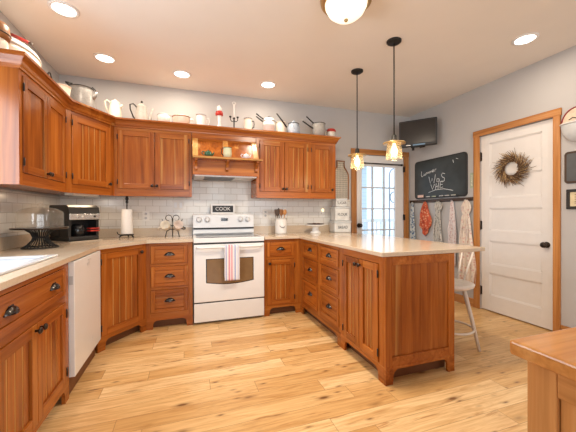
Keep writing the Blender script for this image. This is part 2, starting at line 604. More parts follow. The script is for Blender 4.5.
# tiled splashback
tm = tile_material(0)
tmy = tile_material(1)
w = MB().box(XL, 2.295, YB-.010, YB, 0.906, 1.372)
w.box(0.058, 0.804, YB-.010, YB, 1.372, 1.66)
struct('wall_back_tiles', w, tm, 'white subway tiles on the back wall above the counter', 'tiles')
struct('wall_left_tiles', MB().box(XL, XL+.010, 2.06, YB-.011, 0.906, 1.36), tmy, 'white subway tiles on the left wall behind the cake stand', 'tiles')

# baseboards
struct('baseboard_right', MB().box(XR-.016, XR, 2.765, YB-.03, 0, .10).box(XR-.022, XR, 2.765, YB-.03, 0, .02), oaky, 'oak baseboard along the right wall', 'baseboard', bevel=.003)
struct('baseboard_right_front', MB().box(XR-.016, XR, YF, 1.855, 0, .10), oaky, 'oak baseboard right of the white panel door', 'baseboard', bevel=.003)

# ------------------------------------------------------------------ right-hand panel door
struct('trim_1', MB().box(XR-.02, XR, 2.690, 2.765, 0, 2.170, 0).box(XR-.02, XR, 1.858, 1.918, 0, 2.170, 0).box(XR-.022, XR, 1.850, 2.770, 2.098, 2.170, 1),
       [oakv, oaky], 'oak casing around the white five panel door', 'door casing', bevel=.003)
d = MB()
T = Matrix(((0, 1, 0, XR+.012), (-1, 0, 0, RY1-.006), (0, 0, 1, 0), (0, 0, 0, 1)))
d.T = T
DW = RY1-RY0-.012
st = .105
rails = [(0.012, .196), (.457, .566), (.839, .96), (1.222, 1.345), (1.605, 1.72), (1.991, RZ-.006)]
d.box(0, st, 0, .035, .012, RZ-.006).box(DW-st, DW, 0, .035, .012, RZ-.006)
for a, b in rails:
    d.box(st, DW-st, 0, .035, a, b)
for (a, b), (c, e) in zip(rails[:-1], rails[1:]):
    d.box(st, DW-st, .012, .028, b, c)
    q = .012
    d.box(st, st+q, .006, .02, b, c).box(DW-st-q, DW-st, .006, .02, b, c).box(st, DW-st, .006, .02, b, b+q).box(st, DW-st, .006, .02, c-q, c)
door1 = struct('door_1', d, white_paint, 'white five panel door with a twig wreath on the right wall', 'door', bevel=.002)
k = MB()
k.T = T
k.lathe([(.030, -.0), (.030, .006), (.012, .010), (.012, .035), (.026, .042), (.030, .055), (.024, .068), (.008, .072)], (DW-.06, 0, .85), 20, axis='y')
k.build('door_knob', bronze, door1)
for zz in (.23, 1.02, 1.85):
    k = MB()
    k.T = T
    k.box(-.012, .012, -.006, 0.0, zz-.05, zz+.05).tube([(0, -.008, zz-.055), (0, -.008, zz+.055)], .006)
    k.build('hinge', bronze, door1)

# ------------------------------------------------------------------ back door with fifteen lights
struct('trim_2', MB().box(2.318, DX0, YB-.022, YB, 0, 2.06).box(DX1, 3.357, YB-.022, YB, 0, 2.06).box(2.314, 3.361, YB-.024, YB, 2.055, 2.135, 1),
       [oakv, oakx], 'oak casing around the glazed back door', 'door casing', bevel=.003)
d = MB()
GX0, GX1, GZ0, GZ1 = 2.495, 3.115, .26, 1.885
y0, y1 = YB+.005, YB+.045
d.box(DX0+.004, GX0, y0, y1, .01, DZ-.005).box(GX1, DX1-.004, y0, y1, .01, DZ-.005).box(GX0, GX1, y0, y1, .01, GZ0).box(GX0, GX1, y0, y1, GZ1, DZ-.005)
f_ = .022
d.box(GX0-f_, GX0+.008, y0-.01, y0, GZ0-f_, GZ1+f_).box(GX1-.008, GX1+f_, y0-.01, y0, GZ0-f_, GZ1+f_).box(GX0, GX1, y0-.01, y0, GZ0-f_, GZ0+.008).box(GX0, GX1, y0-.01, y0, GZ1-.008, GZ1+f_)
door2 = struct('door_2', d, white_paint, 'white glazed back door with fifteen panes', 'door', bevel=.002)
d = MB()
for i in (1, 2):
    x = GX0+(GX1-GX0)*i/3
    d.box(x-.009, x+.009, y0-.004, y0+.03, GZ0, GZ1)
for i in (1, 2, 3, 4):
    z = GZ0+(GZ1-GZ0)*i/5
    d.box(GX0, GX1, y0-.003, y0+.03, z-.009, z+.009)
d.build('muntins', plain('muntin_grey_white', (.55, .58, .6), .5), door2)
for i in range(3):
    for j in range(5):
        a = GX0+(GX1-GX0)*i/3
        b = GZ0+(GZ1-GZ0)*j/5
        MB().box(a+.001, a+(GX1-GX0)/3-.001, y0+.012, y0+.016, b+.001, b+(GZ1-GZ0)/5-.001).build('pane', pane_m, door2)
MB().lathe([(.034, 0), (.034, .008), (.012, .012), (.012, .035), (.028, .044), (.030, .056), (.02, .068), (.005, .07)], (2.455, y0, .985), 20, axis='y').build('door_knob', bronze, door2)
MB().tube([(GX0-.03, y0-.03, 1.925), (GX1+.09, y0-.03, 1.925)], .009).lathe([(.016, 0), (.016, .03)], (GX0-.04, y0-.03, 1.91), 10).lathe([(.016, 0), (.016, .03)], (GX1+.1, y0-.03, 1.91), 10).box(GX0-.02, GX0-.008, y0-.032, y0, 1.918, 1.932).box(GX1+.06, GX1+.072, y0-.032, y0, 1.918, 1.932).build('curtain_rod', bronze, door2)
for zz in (.3, 1.1, 1.86):
    MB().box(DX1-.012, DX1+.008, YB-.03, YB-.001, zz-.045, zz+.045).build('hinge', bronze, door2)

# outside the back door
snow = plain('pale_gravel', (.70, .74, .78), .9, var=.1)
struct('ground_outside', MB().box(-3, 11, YB+.13, 16, -.16, -.1), snow, 'pale bright ground outside the back door', 'ground')
sid = stripes('pale_blue_siding', 2, [(0, (.62, .70, .74)), (.9, (.48, .56, .62))], .14)
h = thing('neighbour_house', 'pale blue sided house seen through the back door', 'house', (5.0, 9.5, -.1))
MB().box(-2.2, 1.3, 0, 2.5, 0, 3.2).build('siding', sid, h)
MB().prism([(-.4, 3.2), (2.9, 3.2), (1.25, 4.5)], 0, -2.5, 1.6).build('roof', plain('grey_shingles', (.2, .23, .27), .9), h)
for a in (-1.75, -.35):
    wn = MB().box(a-.06, a+.96, -.05, .01, .9, 2.4).build('window', white_paint, h)
    MB().box(a, a+.9, -.06, -.05, .98, 2.33).build('pane', plain('dark_blue_glass', (.06, .11, .17), .1), wn)
r_ = thing('porch_railing', 'white porch railing outside the back door', 'railing', (3.6, 6.2, -.1))
MB().box(-1.2, 1.6, -.03, .03, 1.05, 1.12).box(-1.2, 1.6, -.02, .02, .12, .17).build('rail', white_paint, r_)
for i in range(3):
    MB().box(-1.22+i*1.36, -1.12+i*1.36, -.05, .05, 0, 1.2).build('post', white_paint, r_)
b_ = MB()
for i in range(20):
    b_.box(-1.05+i*.13, -1.02+i*.13, -.015, .015, .15, 1.06)
b_.build('balusters', white_paint, r_)
hk = MB()
hk.tube([(0, 0, 0), (0, 0, 1.2), (0, 0, 2.1)] + arc(.14, 2.1, .14, .17, 180, -20, 10) + arc(.20, 2.02, .07, .07, 0, -180, 6), .014)
hk.tube(arc(0.12, 1.62, .10, .12, 0, 300, 12), .012)
tag(hk.build('garden_hook', plain('grey_iron', (.28, .33, .38), .6), loc=(4.30, 5.6, -.1)), 'curled iron garden hook standing outside the back door', 'garden hook')

# ------------------------------------------------------------------ cabinet builders (front faces local -Y, x to the right)
def knob_mb(x, y, z):
    return MB().lathe([(.007, 0), (.006, .010), (.008, .014), (.0155, .018), (.0165, .024), (.012, .029), (.003, .031)], (x, y, z), 14, axis='y')
def add_knob(parent, x, y, z):
    return knob_mb(x, y, z).build('knob', bronze, parent)
def add_pull(parent, x, y, z):
    a, b, c = .048, .030, .026
    m = MB()
    m.grid(lambda u, v: (x+a*math.cos(PI*u)*math.cos(PI/2*v), y-c*math.sin(PI/2*v), z-.012+b*math.sin(PI*u)*math.cos(PI/2*v)+.004*(1-v)), 14, 6)
    m.grid(lambda u, v: (x+a*(1-2*u)*math.cos(PI/2*v), y-c*math.sin(PI/2*v), z-.012+.004*(1-v)), 6, 6)
    m.box(x-a-.006, x+a+.006, y-.003, y, z-.012, z-.004).box(x-.02, x+.02, y-.003, y, z+.01, z+.024)
    return m.build('cup_pull', pewter, parent)
def add_hinges(door, x, y, zs):
    for z in zs:
        MB().tube([(x, y-.004, z-.026), (x, y-.004, z+.026)], .0055, 8).build('hinge', bronze, door)
def frame_mb(x0, x1, z0, z1, y0, y1, s=.055, rb=None, rt=None):
    m = MB()
    rb = rb or s
    rt = rt or s
    m.box(x0, x0+s, y0, y1, z0, z1, 0).box(x1-s, x1, y0, y1, z0, z1, 0)
    m.box(x0+s, x1-s, y0, y1, z0, z0+rb, 1).box(x0+s, x1-s, y0, y1, z1-rt, z1, 1)
    return m
def panel_mb(x0, x1, z0, z1, y0, y1, bead):
    m = MB()
    if not bead:
        m.box(x0, x1, y0, y1, z0, z1, 0)
        return m
    n = max(3, round((x1-x0)/.062))
    wdt = (x1-x0)/n
    m.box(x0, x1, y0+.006, y1, z0, z1, 0)
    for i in range(n):
        a, b = x0+i*wdt, x0+(i+1)*wdt
        m.prism([(a+.0035, y0+.006), (a+.007, y0), (b-.007, y0), (b-.0035, y0+.006)], 2, z0, z1, 0)
        if i:
            m.prism([(a-.0034, y0+.006), (a-.0026, y0+.0005), (a+.0026, y0+.0005), (a+.0034, y0+.006)], 2, z0, z1, 3)
    return m
def add_door(root, x0, x1, z0, z1, bead=True, knob=None, hinge=None, s=.055, y=0.0):
    g = .0025
    x0 += g; x1 -= g; z0 += g; z1 -= g
    d = frame_mb(x0, x1, z0, z1, y-.008, y+.013, s).build('door', WOOD, root, bevel=.0025)
    panel_mb(x0+s, x1-s, z0+s, z1-s, y+.003, y+.012, bead).build('door_panel', WOOD, d)
    if knob:
        add_knob(d, knob[0], y-.008, knob[1])
    if hinge == 'l':
        add_hinges(d, x0-.001, y-.006, (z0+.07, z1-.07))
    if hinge == 'r':
        add_hinges(d, x1+.001, y-.006, (z0+.07, z1-.07))
    return d
def add_drawer(root, x0, x1, z0, z1, pulls=None, s=.038, knob=None):
    g = .0025
    x0 += g; x1 -= g; z0 += g; z1 -= g
    m = frame_mb(x0, x1, z0, z1, -.008, .013, s, rb=min(s, .036), rt=min(s, .036))
    m.box(x0+s, x1-s, .001, .012, z0+.036, z1-.036, 1)
    d = m.build('drawer', WOOD, root, bevel=.0025)
    for x in (pulls if pulls is not None else [(x0+x1)/2]):
        add_pull(d, x, .001, (z0+z1)/2+.002)
    return d
def arch_poly(w, z1, fl=.06, fr=.06, h=.088):
    """front board with bracket feet at both ends"""
    p = [(0, 0), (fl, 0), (fl+.004, .035)]
    for i in range(5):
        a = R(180-90*i/4)
        p.append((fl+.045+.041*math.cos(a), .045+(h-.045)*math.sin(a)))
    q = [(w, 0), (w-fr, 0), (w-fr-.004, .035)]
    for i in range(5):
        a = R(180-90*i/4)
        q.append((w-(fr+.045+.041*math.cos(a)), .045+(h-.045)*math.sin(a)))
    return p + q[::-1][:-1] + [(w, 0), (w, z1), (0, z1)]
def face_frame(root, w, z0, z1, openings, mats=WOOD, y0=0.0, y1=.02):
    """stiles and rails round the openings: built on a grid of the opening edges"""
    xs = sorted({0, w} | {o[0] for o in openings} | {o[1] for o in openings})
    zs = sorted({z0, z1} | {o[2] for o in openings} | {o[3] for o in openings})
    m = MB()
    for i in range(len(xs)-1):
        run = None
        for j in range(len(zs)-1):
            cx, cz = (xs[i]+xs[i+1])/2, (zs[j]+zs[j+1])/2
            solid = not any(o[0] < cx < o[1] and o[2] < cz < o[3] for o in openings)
            if solid:
                col_solid = not any(o[0] < cx < o[1] for o in openings)
                m.box(xs[i], xs[i+1], y0, y1, zs[j], zs[j+1], 0 if col_solid else 1)
    return m
def base_cabinet(label, w, loc, rz, openings, depth=.60, z1=.875, feet=(.06, .06), carcass=None, zr=.12, name='base_cabinet'):
    root = thing(name, label, 'cabinet', loc, rz)
    m = carcass or MB().box(.004, w-.004, .02, depth, .09, z1)
    m.build('carcass', wv, root)
    face_frame(root, w, zr, z1, openings).build('face_frame', WOOD, root)
    MB().prism(arch_poly(w, zr, *feet), 1, 0, .02, 1).build('bracket_feet', WOOD, root)
    MB().box(.02, w-.02, .07, .085, 0, .09).build('toe_kick', toe_m, root)
    return root
def wall_cabinet(label, w, loc, rz, openings, depth, z0=1.362, z1=2.18, carcass=None):
    root = thing('wall_cabinet', label, 'cabinet', loc, rz)
    m = carcass or MB().box(.0, w, .02, depth, z0+.012, z1)
    m.build('carcass', wv, root)
    face_frame(root, w, z0, z1, openings).build('face_frame', WOOD, root)
    return root

# ---- sink base (left wall, front faces +X): local x = world Y
B = base_cabinet('long cherry sink base cabinet with two beadboard doors at left', .845, (-.716, 1.40, 0), R(90),
                 [(.04, .785, .672, .845), (.04, .41, .125, .632), (.415, .785, .125, .632)])
add_drawer(B, .04, .785, .672, .845, [.19, .63])
add_door(B, .04, .4125, .125, .632, True, (.385, .60), 'l')
add_door(B, .4125, .785, .125, .632, True, (.44, .60), 'r')
# ---- dishwasher
D = thing('dishwasher', 'white dishwasher between the sink base and the corner cabinet', 'dishwasher', (-.716, 2.252, 0), R(90))
MB().box(0, .60, .03, .58, .125, .868).build('tub', light_grey, D)
MB().box(0.004, .612, -.030, .028, .125, .868).build('door', white_enamel, D, bevel=.004)
MB().box(.0, .60, .012, .03, .0, .124).build('kick_plate', toe_m, D)
MB().box(.0015, .004, -.022, .0, .72, .775).build('latch_label', light_grey, D)
MB().box(.26, .33, -.032, -.030, .80, .82).build('badge', light_grey, D)
MB().box(.28, .36, -.033, -.030, .835, .842).build('vent_mark', light_grey, D)
MB().prism([(.34, .20), (.345, .20), (.40, .245), (.395, .245)], 1, -.0312, -.0300).build('scratch', light_grey, D)
# ---- diagonal corner base
ang = math.atan2(3.29-2.885, -.39+.716)
wd = math.hypot(3.29-2.885, -.39+.716)
inv = Matrix.Rotation(-ang, 4, 'Z') @ Matrix.Translation((.716, -2.885, 0))
def loc2(pts):
    return [tuple((inv @ Vector((x, y, 0)))[:2]) for x, y in pts]
cc = MB().prism(loc2([(-.728, 2.915), (-.425, 3.287), (-.425, 3.88), (-1.30, 3.88), (-1.30, 2.915)]), 2, .09, .875)
B = base_cabinet('diagonal corner base cabinet with one beadboard door', wd, (-.716, 2.885, 0), ang, [(.03, wd-.045, .125, .835)], carcass=cc, feet=(.07, .06))
add_door(B, .03, wd-.045, .125, .835, True, (wd-.075, .80), 'l')
# ---- three drawer base left of range
B = base_cabinet('cherry base cabinet with three drawers left of the range', .445, (-.39, 3.29, 0), 0,
                 [(.04, .40, .662, .845), (.04, .40, .425, .635), (.04, .40, .165, .398)])
for a, b in ((.662, .845), (.425, .635), (.165, .398)):
    add_drawer(B, .04, .40, a, b)
# ---- base right of range
B = base_cabinet('cherry base cabinet right of the range with one drawer over one door', .441, (.829, 3.29, 0), 0,
                 [(.03, .365, .672, .845), (.03, .365, .125, .642)], carcass=MB().box(.004, 1.04, .025, .6, .09, .875).box(.004, .42, .02, .03, .09, .875))
add_drawer(B, .03, .365, .672, .845)
add_door(B, .03, .365, .125, .642, True, (.058, .60), 'r')
# ---- peninsula drawers
B = base_cabinet('six drawer cherry peninsula cabinet facing the sink run', .972, (1.27, 3.2895, 0), R(-90),
                 [(a, b, c, e) for a, b in ((.085, .495), (.545, .945)) for c, e in ((.695, .845), (.445, .665), (.165, .415))], zr=.13)
for a, b in ((.085, .495), (.545, .945)):
    for c, e in ((.695, .845), (.445, .665), (.165, .415)):
        add_drawer(B, a, b, c, e)
# ---- peninsula end cabinet
PB = base_cabinet('two door cherry cabinet with framed end panel at the peninsula end', .598, (1.27, 2.316, 0), R(-90),
                  [(.05, .545, .125, .82)], depth=.608, zr=.12)
add_door(PB, .05, .2975, .125, .82, True, (.272, .775), 'l')
add_door(PB, .2975, .545, .125, .82, True, (.323, .775), 'r')
e = MB()
e.T = Matrix(((0, -1, 0, .598), (1, 0, 0, 0), (0, 0, 1, 0), (0, 0, 0, 1)))
e.box(0, .055, -.022, 0, .125, .875, 0).box(.553, .608, -.022, 0, .125, .875, 0).box(.055, .553, -.022, 0, .125, .185, 1).box(.055, .553, -.022, 0, .815, .875, 1)
e.prism(arch_poly(.608, .125, .06, .06, .1), 1, -.022, 0, 1)
ep = e.build('end_panel', WOOD, PB, bevel=.002)
e2 = MB()
e2.T = e.T
for i in range(6):
    a = .055+.498*i/6
    e2.box(a+.0006, a+.083-.0006, -.010-.0004*(i % 2), -.001, .185, .815, 0)
e2.build('panel_boards', WOOD, ep)
e3 = MB()
e3.T = e.T
e3.box(.02, .59, .05, .065, 0, .09).build('toe_kick', toe_m, PB)
# peninsula back (stool side)
# ---- countertops
CT0, CT1 = .876, .906
m = MB()
SX0, SX1, SY0, SY1 = -1.245, -.80, 1.47, 2.24
m.box(XL, SX0, 1.38, SY1, CT0, CT1).box(SX1, -.691, 1.38, SY1, CT0, CT1).box(SX0, SX1, 1.38, SY0, CT0, CT1)
m.prism([(XL, SY1), (-.691, SY1), (-.691, 2.845), (-.378, 3.262), (.058, 3.262), (.058, YB-.011), (XL, YB-.011)], 2, CT0, CT1)
ct = tag(m.build('countertop', counter_m), 'beige stone countertop running from the sink round the left corner', 'countertop')
MB().box(XL+.011, XL+.031, 1.38, YB-.031, CT1, 1.002).box(XL+.011, .058, YB-.031, YB-.011, CT1, 1.002).build('upstand', counter_m, ct)
m = MB()
m.prism([(.828, YB-.011), (.828, 3.262), (1.245, 3.262), (1.245, 1.695), (2.188, 1.695), (2.188, 3.2), (2.09, 3.45), (2.09, YB-.011)], 2, CT0, CT1)
ct2 = tag(m.build('countertop', counter_m, bevel=.004), 'beige stone peninsula countertop right of the range with bar overhang', 'countertop')
MB().box(.828, 2.09, YB-.031, YB-.011, CT1, 1.002).build('upstand', counter_m, ct2)
# ---- sink
sk = thing('sink', 'white drop in sink at the left edge of the counter', 'sink', (-1.02, 1.855, CT1))
m = MB()
hx0, hx1, hy0, hy1 = SX0-1.02*-1, SX1+1.02, SY0-1.855, SY1-1.855
ox0, ox1, oy0, oy1 = hx0-.025, hx1+.025, hy0-.025, hy1+.025
t_ = .03
m.box(ox0, hx0+t_, oy0, oy1, 0, .012).box(hx1-t_, ox1, oy0, oy1, 0, .012).box(hx0+t_, hx1-t_, oy0, hy0+t_, 0, .012).box(hx0+t_, hx1-t_, hy1-t_, oy1, 0, .012)
sink_m = plain('blue_white_sink_enamel', (.60, .61, .64), .2, var=.02)
m.build('rim', sink_m, sk, bevel=.004)
m = MB()
ix0, ix1, iy0, iy1 = hx0+.01, hx1-.01, hy0+.01, hy1-.01
m.box(ix0, ix0+.012, iy0, iy1, -.028, 0).box(ix1-.012, ix1, iy0, iy1, -.028, 0).box(ix0, ix1, iy0, iy0+.012, -.028, 0).box(ix0, ix1, iy1-.012, iy1, -.028, 0).box(ix0, ix1, iy0, iy1, -.030, -.022)
m.build('basin', sink_m, sk)

# ------------------------------------------------------------------ wall cabinets
ZD0, ZD1 = 1.44, 2.065
C1 = wall_cabinet('two door cherry wall cabinet on the left wall over the cake stand', .772, (-1.0, 2.33, 0), R(90),
                  [(.035, .743, ZD0, ZD1)], .318)
MB().box(-.004, .0, .0, .318, 1.362, 2.18).build('end_panel', wv, C1)
add_door(C1, .035, .389, ZD0, ZD1, False, (.372, 1.475), 'l')
add_door(C1, .389, .743, ZD0, ZD1, False, (.408, 1.475), 'r')
ang = math.atan2(3.576-3.104, -.725+1.0)
wu = math.hypot(3.576-3.104, -.725+1.0)
inv = Matrix.Rotation(-ang, 4, 'Z') @ Matrix.Translation((1.0, -3.104, 0))
cc = MB().prism(loc2([(-1.03, 3.112), (-.745, 3.602), (-.745, YB-.012), (XL+.012, YB-.012), (XL+.012, 3.115)]), 2, 1.374, 2.18)
C2 = wall_cabinet('diagonal corner wall cabinet with streaky beadboard door over the coffee maker', wu, (-1.0, 3.104, 0), ang, [(.05, wu-.055, ZD0, ZD1)], .3, carcass=cc)
add_door(C2, .05, wu-.055, ZD0, ZD1, True, (wu-.08, 1.478), 'l')
MB().box(.16, .45, .10, .2, 1.350, 1.373).build('under_cabinet_light', white_plastic, C2)
_p = Matrix.Translation((-1.0, 3.104, 0)) @ Matrix.Rotation(ang, 4, 'Z') @ Vector((.305, .15, 1.345))
area('under_cabinet_bulb', tuple(_p), (0, 0, ang), .26, .06, 1.7, (1.0, 0.74, 0.48))
C3 = wall_cabinet('two door cherry wall cabinet over the paper towels left of the range', .781, (-.725, 3.576, 0), 0,
                  [(.03, .752, ZD0, ZD1)], .32)
add_door(C3, .03, .391, ZD0, ZD1, False, (.368, 1.476), 'l')
add_door(C3, .391, .752, ZD0, ZD1, False, (.414, 1.476), 'r')
C4 = wall_cabinet('three door cherry wall cabinet with beadboard doors right of the range', 1.081, (.806, 3.576, 0), 0,
                  [(.04, .680, ZD0, ZD1), (.725, 1.04, ZD0, ZD1)], .32)
add_door(C4, .04, .360, ZD0, ZD1, True, (.338, 1.478), 'l')
add_door(C4, .360, .680, ZD0, ZD1, True, (.382, 1.478), 'r')
add_door(C4, .725, 1.04, ZD0, ZD1, True, (1.02, 1.478), 'l')

# ---- crown moulding swept along the cabinet tops
path = [(XL+.002, 2.33), (-1.0, 2.33), (-1.0, 3.104), (-.725, 3.576), (1.887, 3.576), (1.887, YB-.002)]
prof = [(.001, 2.095), (.010, 2.095), (.012, 2.108), (.020, 2.116), (.026, 2.136), (.044, 2.158), (.055, 2.165), (.055, 2.182), (.001, 2.182)]
def sweep(path, prof):
    n = len(path)
    P = [Vector(p) for p in path]
    nor = []
    for i in range(n-1):
        d = (P[i+1]-P[i]).normalized()
        nor.append(Vector((d.y, -d.x)))
    off = []
    for i in range(n):
        if i == 0:
            off.append(nor[0])
        elif i == n-1:
            off.append(nor[-1])
        else:
            s = (nor[i-1]+nor[i])
            off.append(s/(s.dot(nor[i])))
    m = MB()
    k = len(prof)
    vs = [(P[i].x+off[i].x*r, P[i].y+off[i].y*r, z) for i in range(n) for r, z in prof]
    fs, ms = [], []
    for i in range(n-1):
        ax = 1 if abs((P[i+1]-P[i]).x) > abs((P[i+1]-P[i]).y) else 2
        for j in range(k):
            j2 = (j+1) % k
            m.add([], [], 0)
            fs.append((i*k+j, i*k+j2, (i+1)*k+j2, (i+1)*k+j))
            ms.append(ax)
    fs += [tuple(range(k)), tuple((n-1)*k+j for j in range(k))]
    ms += [1, 1]
    m.add(vs, fs, 0)
    m.m = ms
    return m
tag(sweep(path, prof).build('crown_molding', WOOD), 'cherry crown moulding running along the tops of the wall cabinets', 'moulding')
TOP = 2.183

# ------------------------------------------------------------------ hood cover
H = thing('range_hood', 'cherry hood cover with a display ledge over the range', 'range hood', (.431, 3.576, 0))
hw = .370
MB().box(-hw, hw, .0, .32, 2.03, 2.18, 1).build('header', WOOD, H)
m = MB()   # sloping panelled front
prf = [(0.02, 2.045), (.02, 2.03), (-.165, 1.785), (-.145, 1.785)]
m.T = Matrix.Identity(4)
def slope(x0, x1, s0, s1, dy, th, mi):
    # s runs down the slope 0..1
    a = Vector((0, .0, 2.035)); b = Vector((0, -.165, 1.785))
    nrm = Vector((0, -.25, .165)).normalized()
    q = [a.lerp(b, s0)+nrm*dy, a.lerp(b, s1)+nrm*dy, a.lerp(b, s1)+nrm*(dy-th), a.lerp(b, s0)+nrm*(dy-th)]
    m.prism([(p.y, p.z) for p in q], 0, x0, x1, mi)
slope(-hw, hw, 0, 1, -.008, .012, 0)
slope(-hw, -hw+.06, 0, 1, 0.002, .012, 3)  # pale stiles: ceiling-light glare on the slope put into the wood colour
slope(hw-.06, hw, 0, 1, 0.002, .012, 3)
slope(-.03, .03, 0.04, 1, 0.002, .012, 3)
slope(-hw+.06, hw-.06, 0, .10, 0.001, .012, 1)
slope(-hw+.06, hw-.06, .92, 1, 0.001, .012, 1)
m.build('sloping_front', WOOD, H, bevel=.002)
MB().box(-hw-.0, hw+.012, -.31, -.001, 1.762, 1.784, 1).box(-hw, hw, 0, .01, 1.762, 1.784, 1).build('ledge', WOOD, H, bevel=.004)
m = MB()
m.box(-hw, hw, -.155, -.135, 1.60, 1.762, 1).box(-hw, -hw+.02, -.135, .32, 1.60, 1.762, 0).box(hw-.02, hw, -.135, .32, 1.60, 1.762, 0).box(-hw, hw, -.165, -.155, 1.60, 1.635, 1)
m.build('lower_box', WOOD, H)
for x in (-hw+.035, 0, hw-.035):
    c = [(-.157, 1.762), (-.275, 1.762), (-.275, 1.745)] + [(-.165-.11*math.cos(R(a))*1.0, 1.64+.105*math.sin(R(a))*1.0) for a in (80, 60, 40)][::1] + [(-.185, 1.66), (-.172, 1.645), (-.157, 1.64)]
    c = [(-.157, 1.762), (-.275, 1.762), (-.275, 1.742), (-.235, 1.735), (-.205, 1.715), (-.190, 1.685), (-.187, 1.660), (-.172, 1.648), (-.157, 1.645)]
    MB().prism(c, 0, x-.014, x+.014, 0).build('corbel', WOOD, H)
ins = MB().box(-hw+.022, hw-.022, -.132, .31, 1.588, 1.612).build('hood_insert', white_enamel, H)
MB().box(-.24, .10, -.10, .25, 1.582, 1.588).build('filter', plain('filter_mesh', (.12, .12, .12), .4, .7), ins)
MB().box(.16, .30, -.08, .0, 1.583, 1.588).build('lamp_lens', light_grey, ins)

# ------------------------------------------------------------------ range
G = thing('range', 'white freestanding electric range with towel on its handle', 'range', (.443, 3.26, 0))
rw = .377
MB().box(-rw, rw, .03, .615, .03, .895).build('body', white_enamel, G)
MB().box(-rw+.03, rw-.03, .06, .5, .0, .03).build('feet_plinth', black_plastic, G)
MB().box(-rw, rw, 0, .03, .025, .222).build('storage_drawer', white_enamel, G, bevel=.006)
od = MB().box(-rw, rw, -.008, .03, .236, .845).build('oven_door', white_enamel, G, bevel=.008)
cv = [(-.245, .685), (.245, .685), (.245, .445)] + [(.245-.49*i/8, .445-.025*math.sin(PI*i/8)) for i in range(1, 8)] + [(-.245, .445)]
MB().prism(cv, 1, -.0105, -.008).build('oven_window', oven_glass, od)
cv2 = [(x*1.04, .565+(z-.565)*1.06) for x, z in cv]
MB().prism(cv2, 1, -.0092, -.0078).build('window_border', black_glass, od)
hd = [(-.345, -.008, .812), (-.335, -.045, .815)] + [(-.32+.64*i/6, -.058, .817) for i in range(7)] + [(.335, -.045, .815), (.345, -.008, .812)]
MB().tube(hd, .0125, 10).build('oven_handle', white_enamel, od)
MB().box(-rw+.002, rw-.002, -.003, .03, .8455, .8635).build('vent_gap', black_plastic, G)
MB().box(-rw+.001, rw-.001, .006, .03, .2222, .2358).build('drawer_gap', black_plastic, G)
ckt = MB().box(-rw-.003, rw+.003, -.004, .60, .862, .912).build('cooktop_frame', white_enamel, G, bevel=.006)
MB().box(-rw+.03, rw-.03, .05, .53, .912, .915).build('glass_top', black_glass, ckt)
for x, y, r0 in ((-.19, .17, .10), (.19, .17, .075), (-.19, .40, .075), (.19, .40, .10)):
    MB().tube([(x+r0*math.cos(2*PI*i/28), y+r0*math.sin(2*PI*i/28), .9155) for i in range(28)], .0012, 4, closed=True).build('burner_ring', light_grey, ckt)
bg = MB().prism([(.53, .912), (.515, .93), (.530, 1.155), (.545, 1.165), (.60, 1.165), (.615, .912)], 0, -rw+.004, rw-.004).build('backguard', white_enamel, G, bevel=.004)
MB().box(-rw+.006, rw-.006, .507, .53, .978, .998).build('black_line', black_plastic, bg)
MB().box(-.04, .04, .516, .53, 1.08, 1.115).build('clock_display', black_glass, bg)
for x in (-.302, -.205, .20, .292):
    MB().lathe([(.034, 0), (.034, .006), (.026, .010), (.024, .028), (.018, .032)], (x, .524, 1.097), 18, axis='y').box(x-.005, x+.005, .484, .5, 1.075, 1.119).build('control_knob', white_enamel, bg)
tw = MB()
def towel_fn(u, v):
    x = -.068+.158*u
    s = v
    if s < .5:
        z = .832-.37*(1-s/.5); y = -.0735
    elif s < .6:
        a = PI*(s-.5)/.1
        y = -.058-.0155*math.cos(a); z = .822+.0155*math.sin(a)+.010*0
    else:
        z = .832-.34*((s-.6)/.4); y = -.0435
    if s >= .6 or s <= .5:
        y += .0035*math.sin(u*13)*(1-abs(s-.55))
    return (x, y, z)
tw.grid(towel_fn, 20, 40)
ts = stripes('striped_dish_towel', 0, [(0, (.78, .76, .76)), (.14, (.32, .36, .62)), (.2, (.8, .78, .78)), (.32, (.70, .30, .36)), (.42, (.82, .78, .78)), (.48, (.74, .40, .46)), (.6, (.82, .78, .78)), (.72, (.30, .36, .62)), (.8, (.8, .78, .78)), (.92, (.6, .6, .72))], .158)
tag(tw.build('dish_towel', ts, loc=(.443, 3.26, 0), solid=.003), 'red white and blue striped towel on the oven handle', 'towel')
# sign above backguard
sg = thing('kitchen_sign', 'small black sign with white letters standing on the range back', 'sign', (.430, 3.83, 1.165))
MB().box(-.148, .148, -.012, .012, 0.001, .125).build('frame', white_paint, sg, bevel=.002)
MB().box(-.128, .128, -.0145, -.012, .022, .105).build('black_face', black_plastic, sg)
text('lettering', 'COOK', .062, chalk_m, sg, Matrix.Translation((0, -.0155, .0635)) @ FRONT)

# ------------------------------------------------------------------ foreground wooden cabinet (lower right)
K = thing('island_cabinet', 'cherry panelled cabinet with a wooden top at lower right', 'cabinet', (.664, .461, 0))
tp = wood('glossy_top_grain', 0, (.36, .13, .03), (.52, .22, .06), (.64, .32, .11), (.64, .36, .14), rough=.16)
tp_e = MB().box(0, 1.3, -.92, 0, .868, .90).build('wood_top', tp, K, bevel=.006, seg=3)
MB().box(.048, 1.26, -.855, -.041, .06, .868).build('carcass', oakv, K)
e = MB()
e.T = Matrix(((0, 1, 0, .026), (-1, 0, 0, -.020), (0, 0, 1, 0), (0, 0, 0, 1)))
e.box(0, .055, 0, .022, 0, .868, 0).box(.785, .84, 0, .022, 0, .868, 0).box(.055, .785, 0, .022, .81, .868, 1).box(.055, .785, 0, .022, .05, .14, 1)
e.build('end_frame', [oakv, oaky], K, bevel=.003)
e2 = MB()
e2.T = e.T
e2.box(.055, .785, .014, .021, .14, .81, 0)
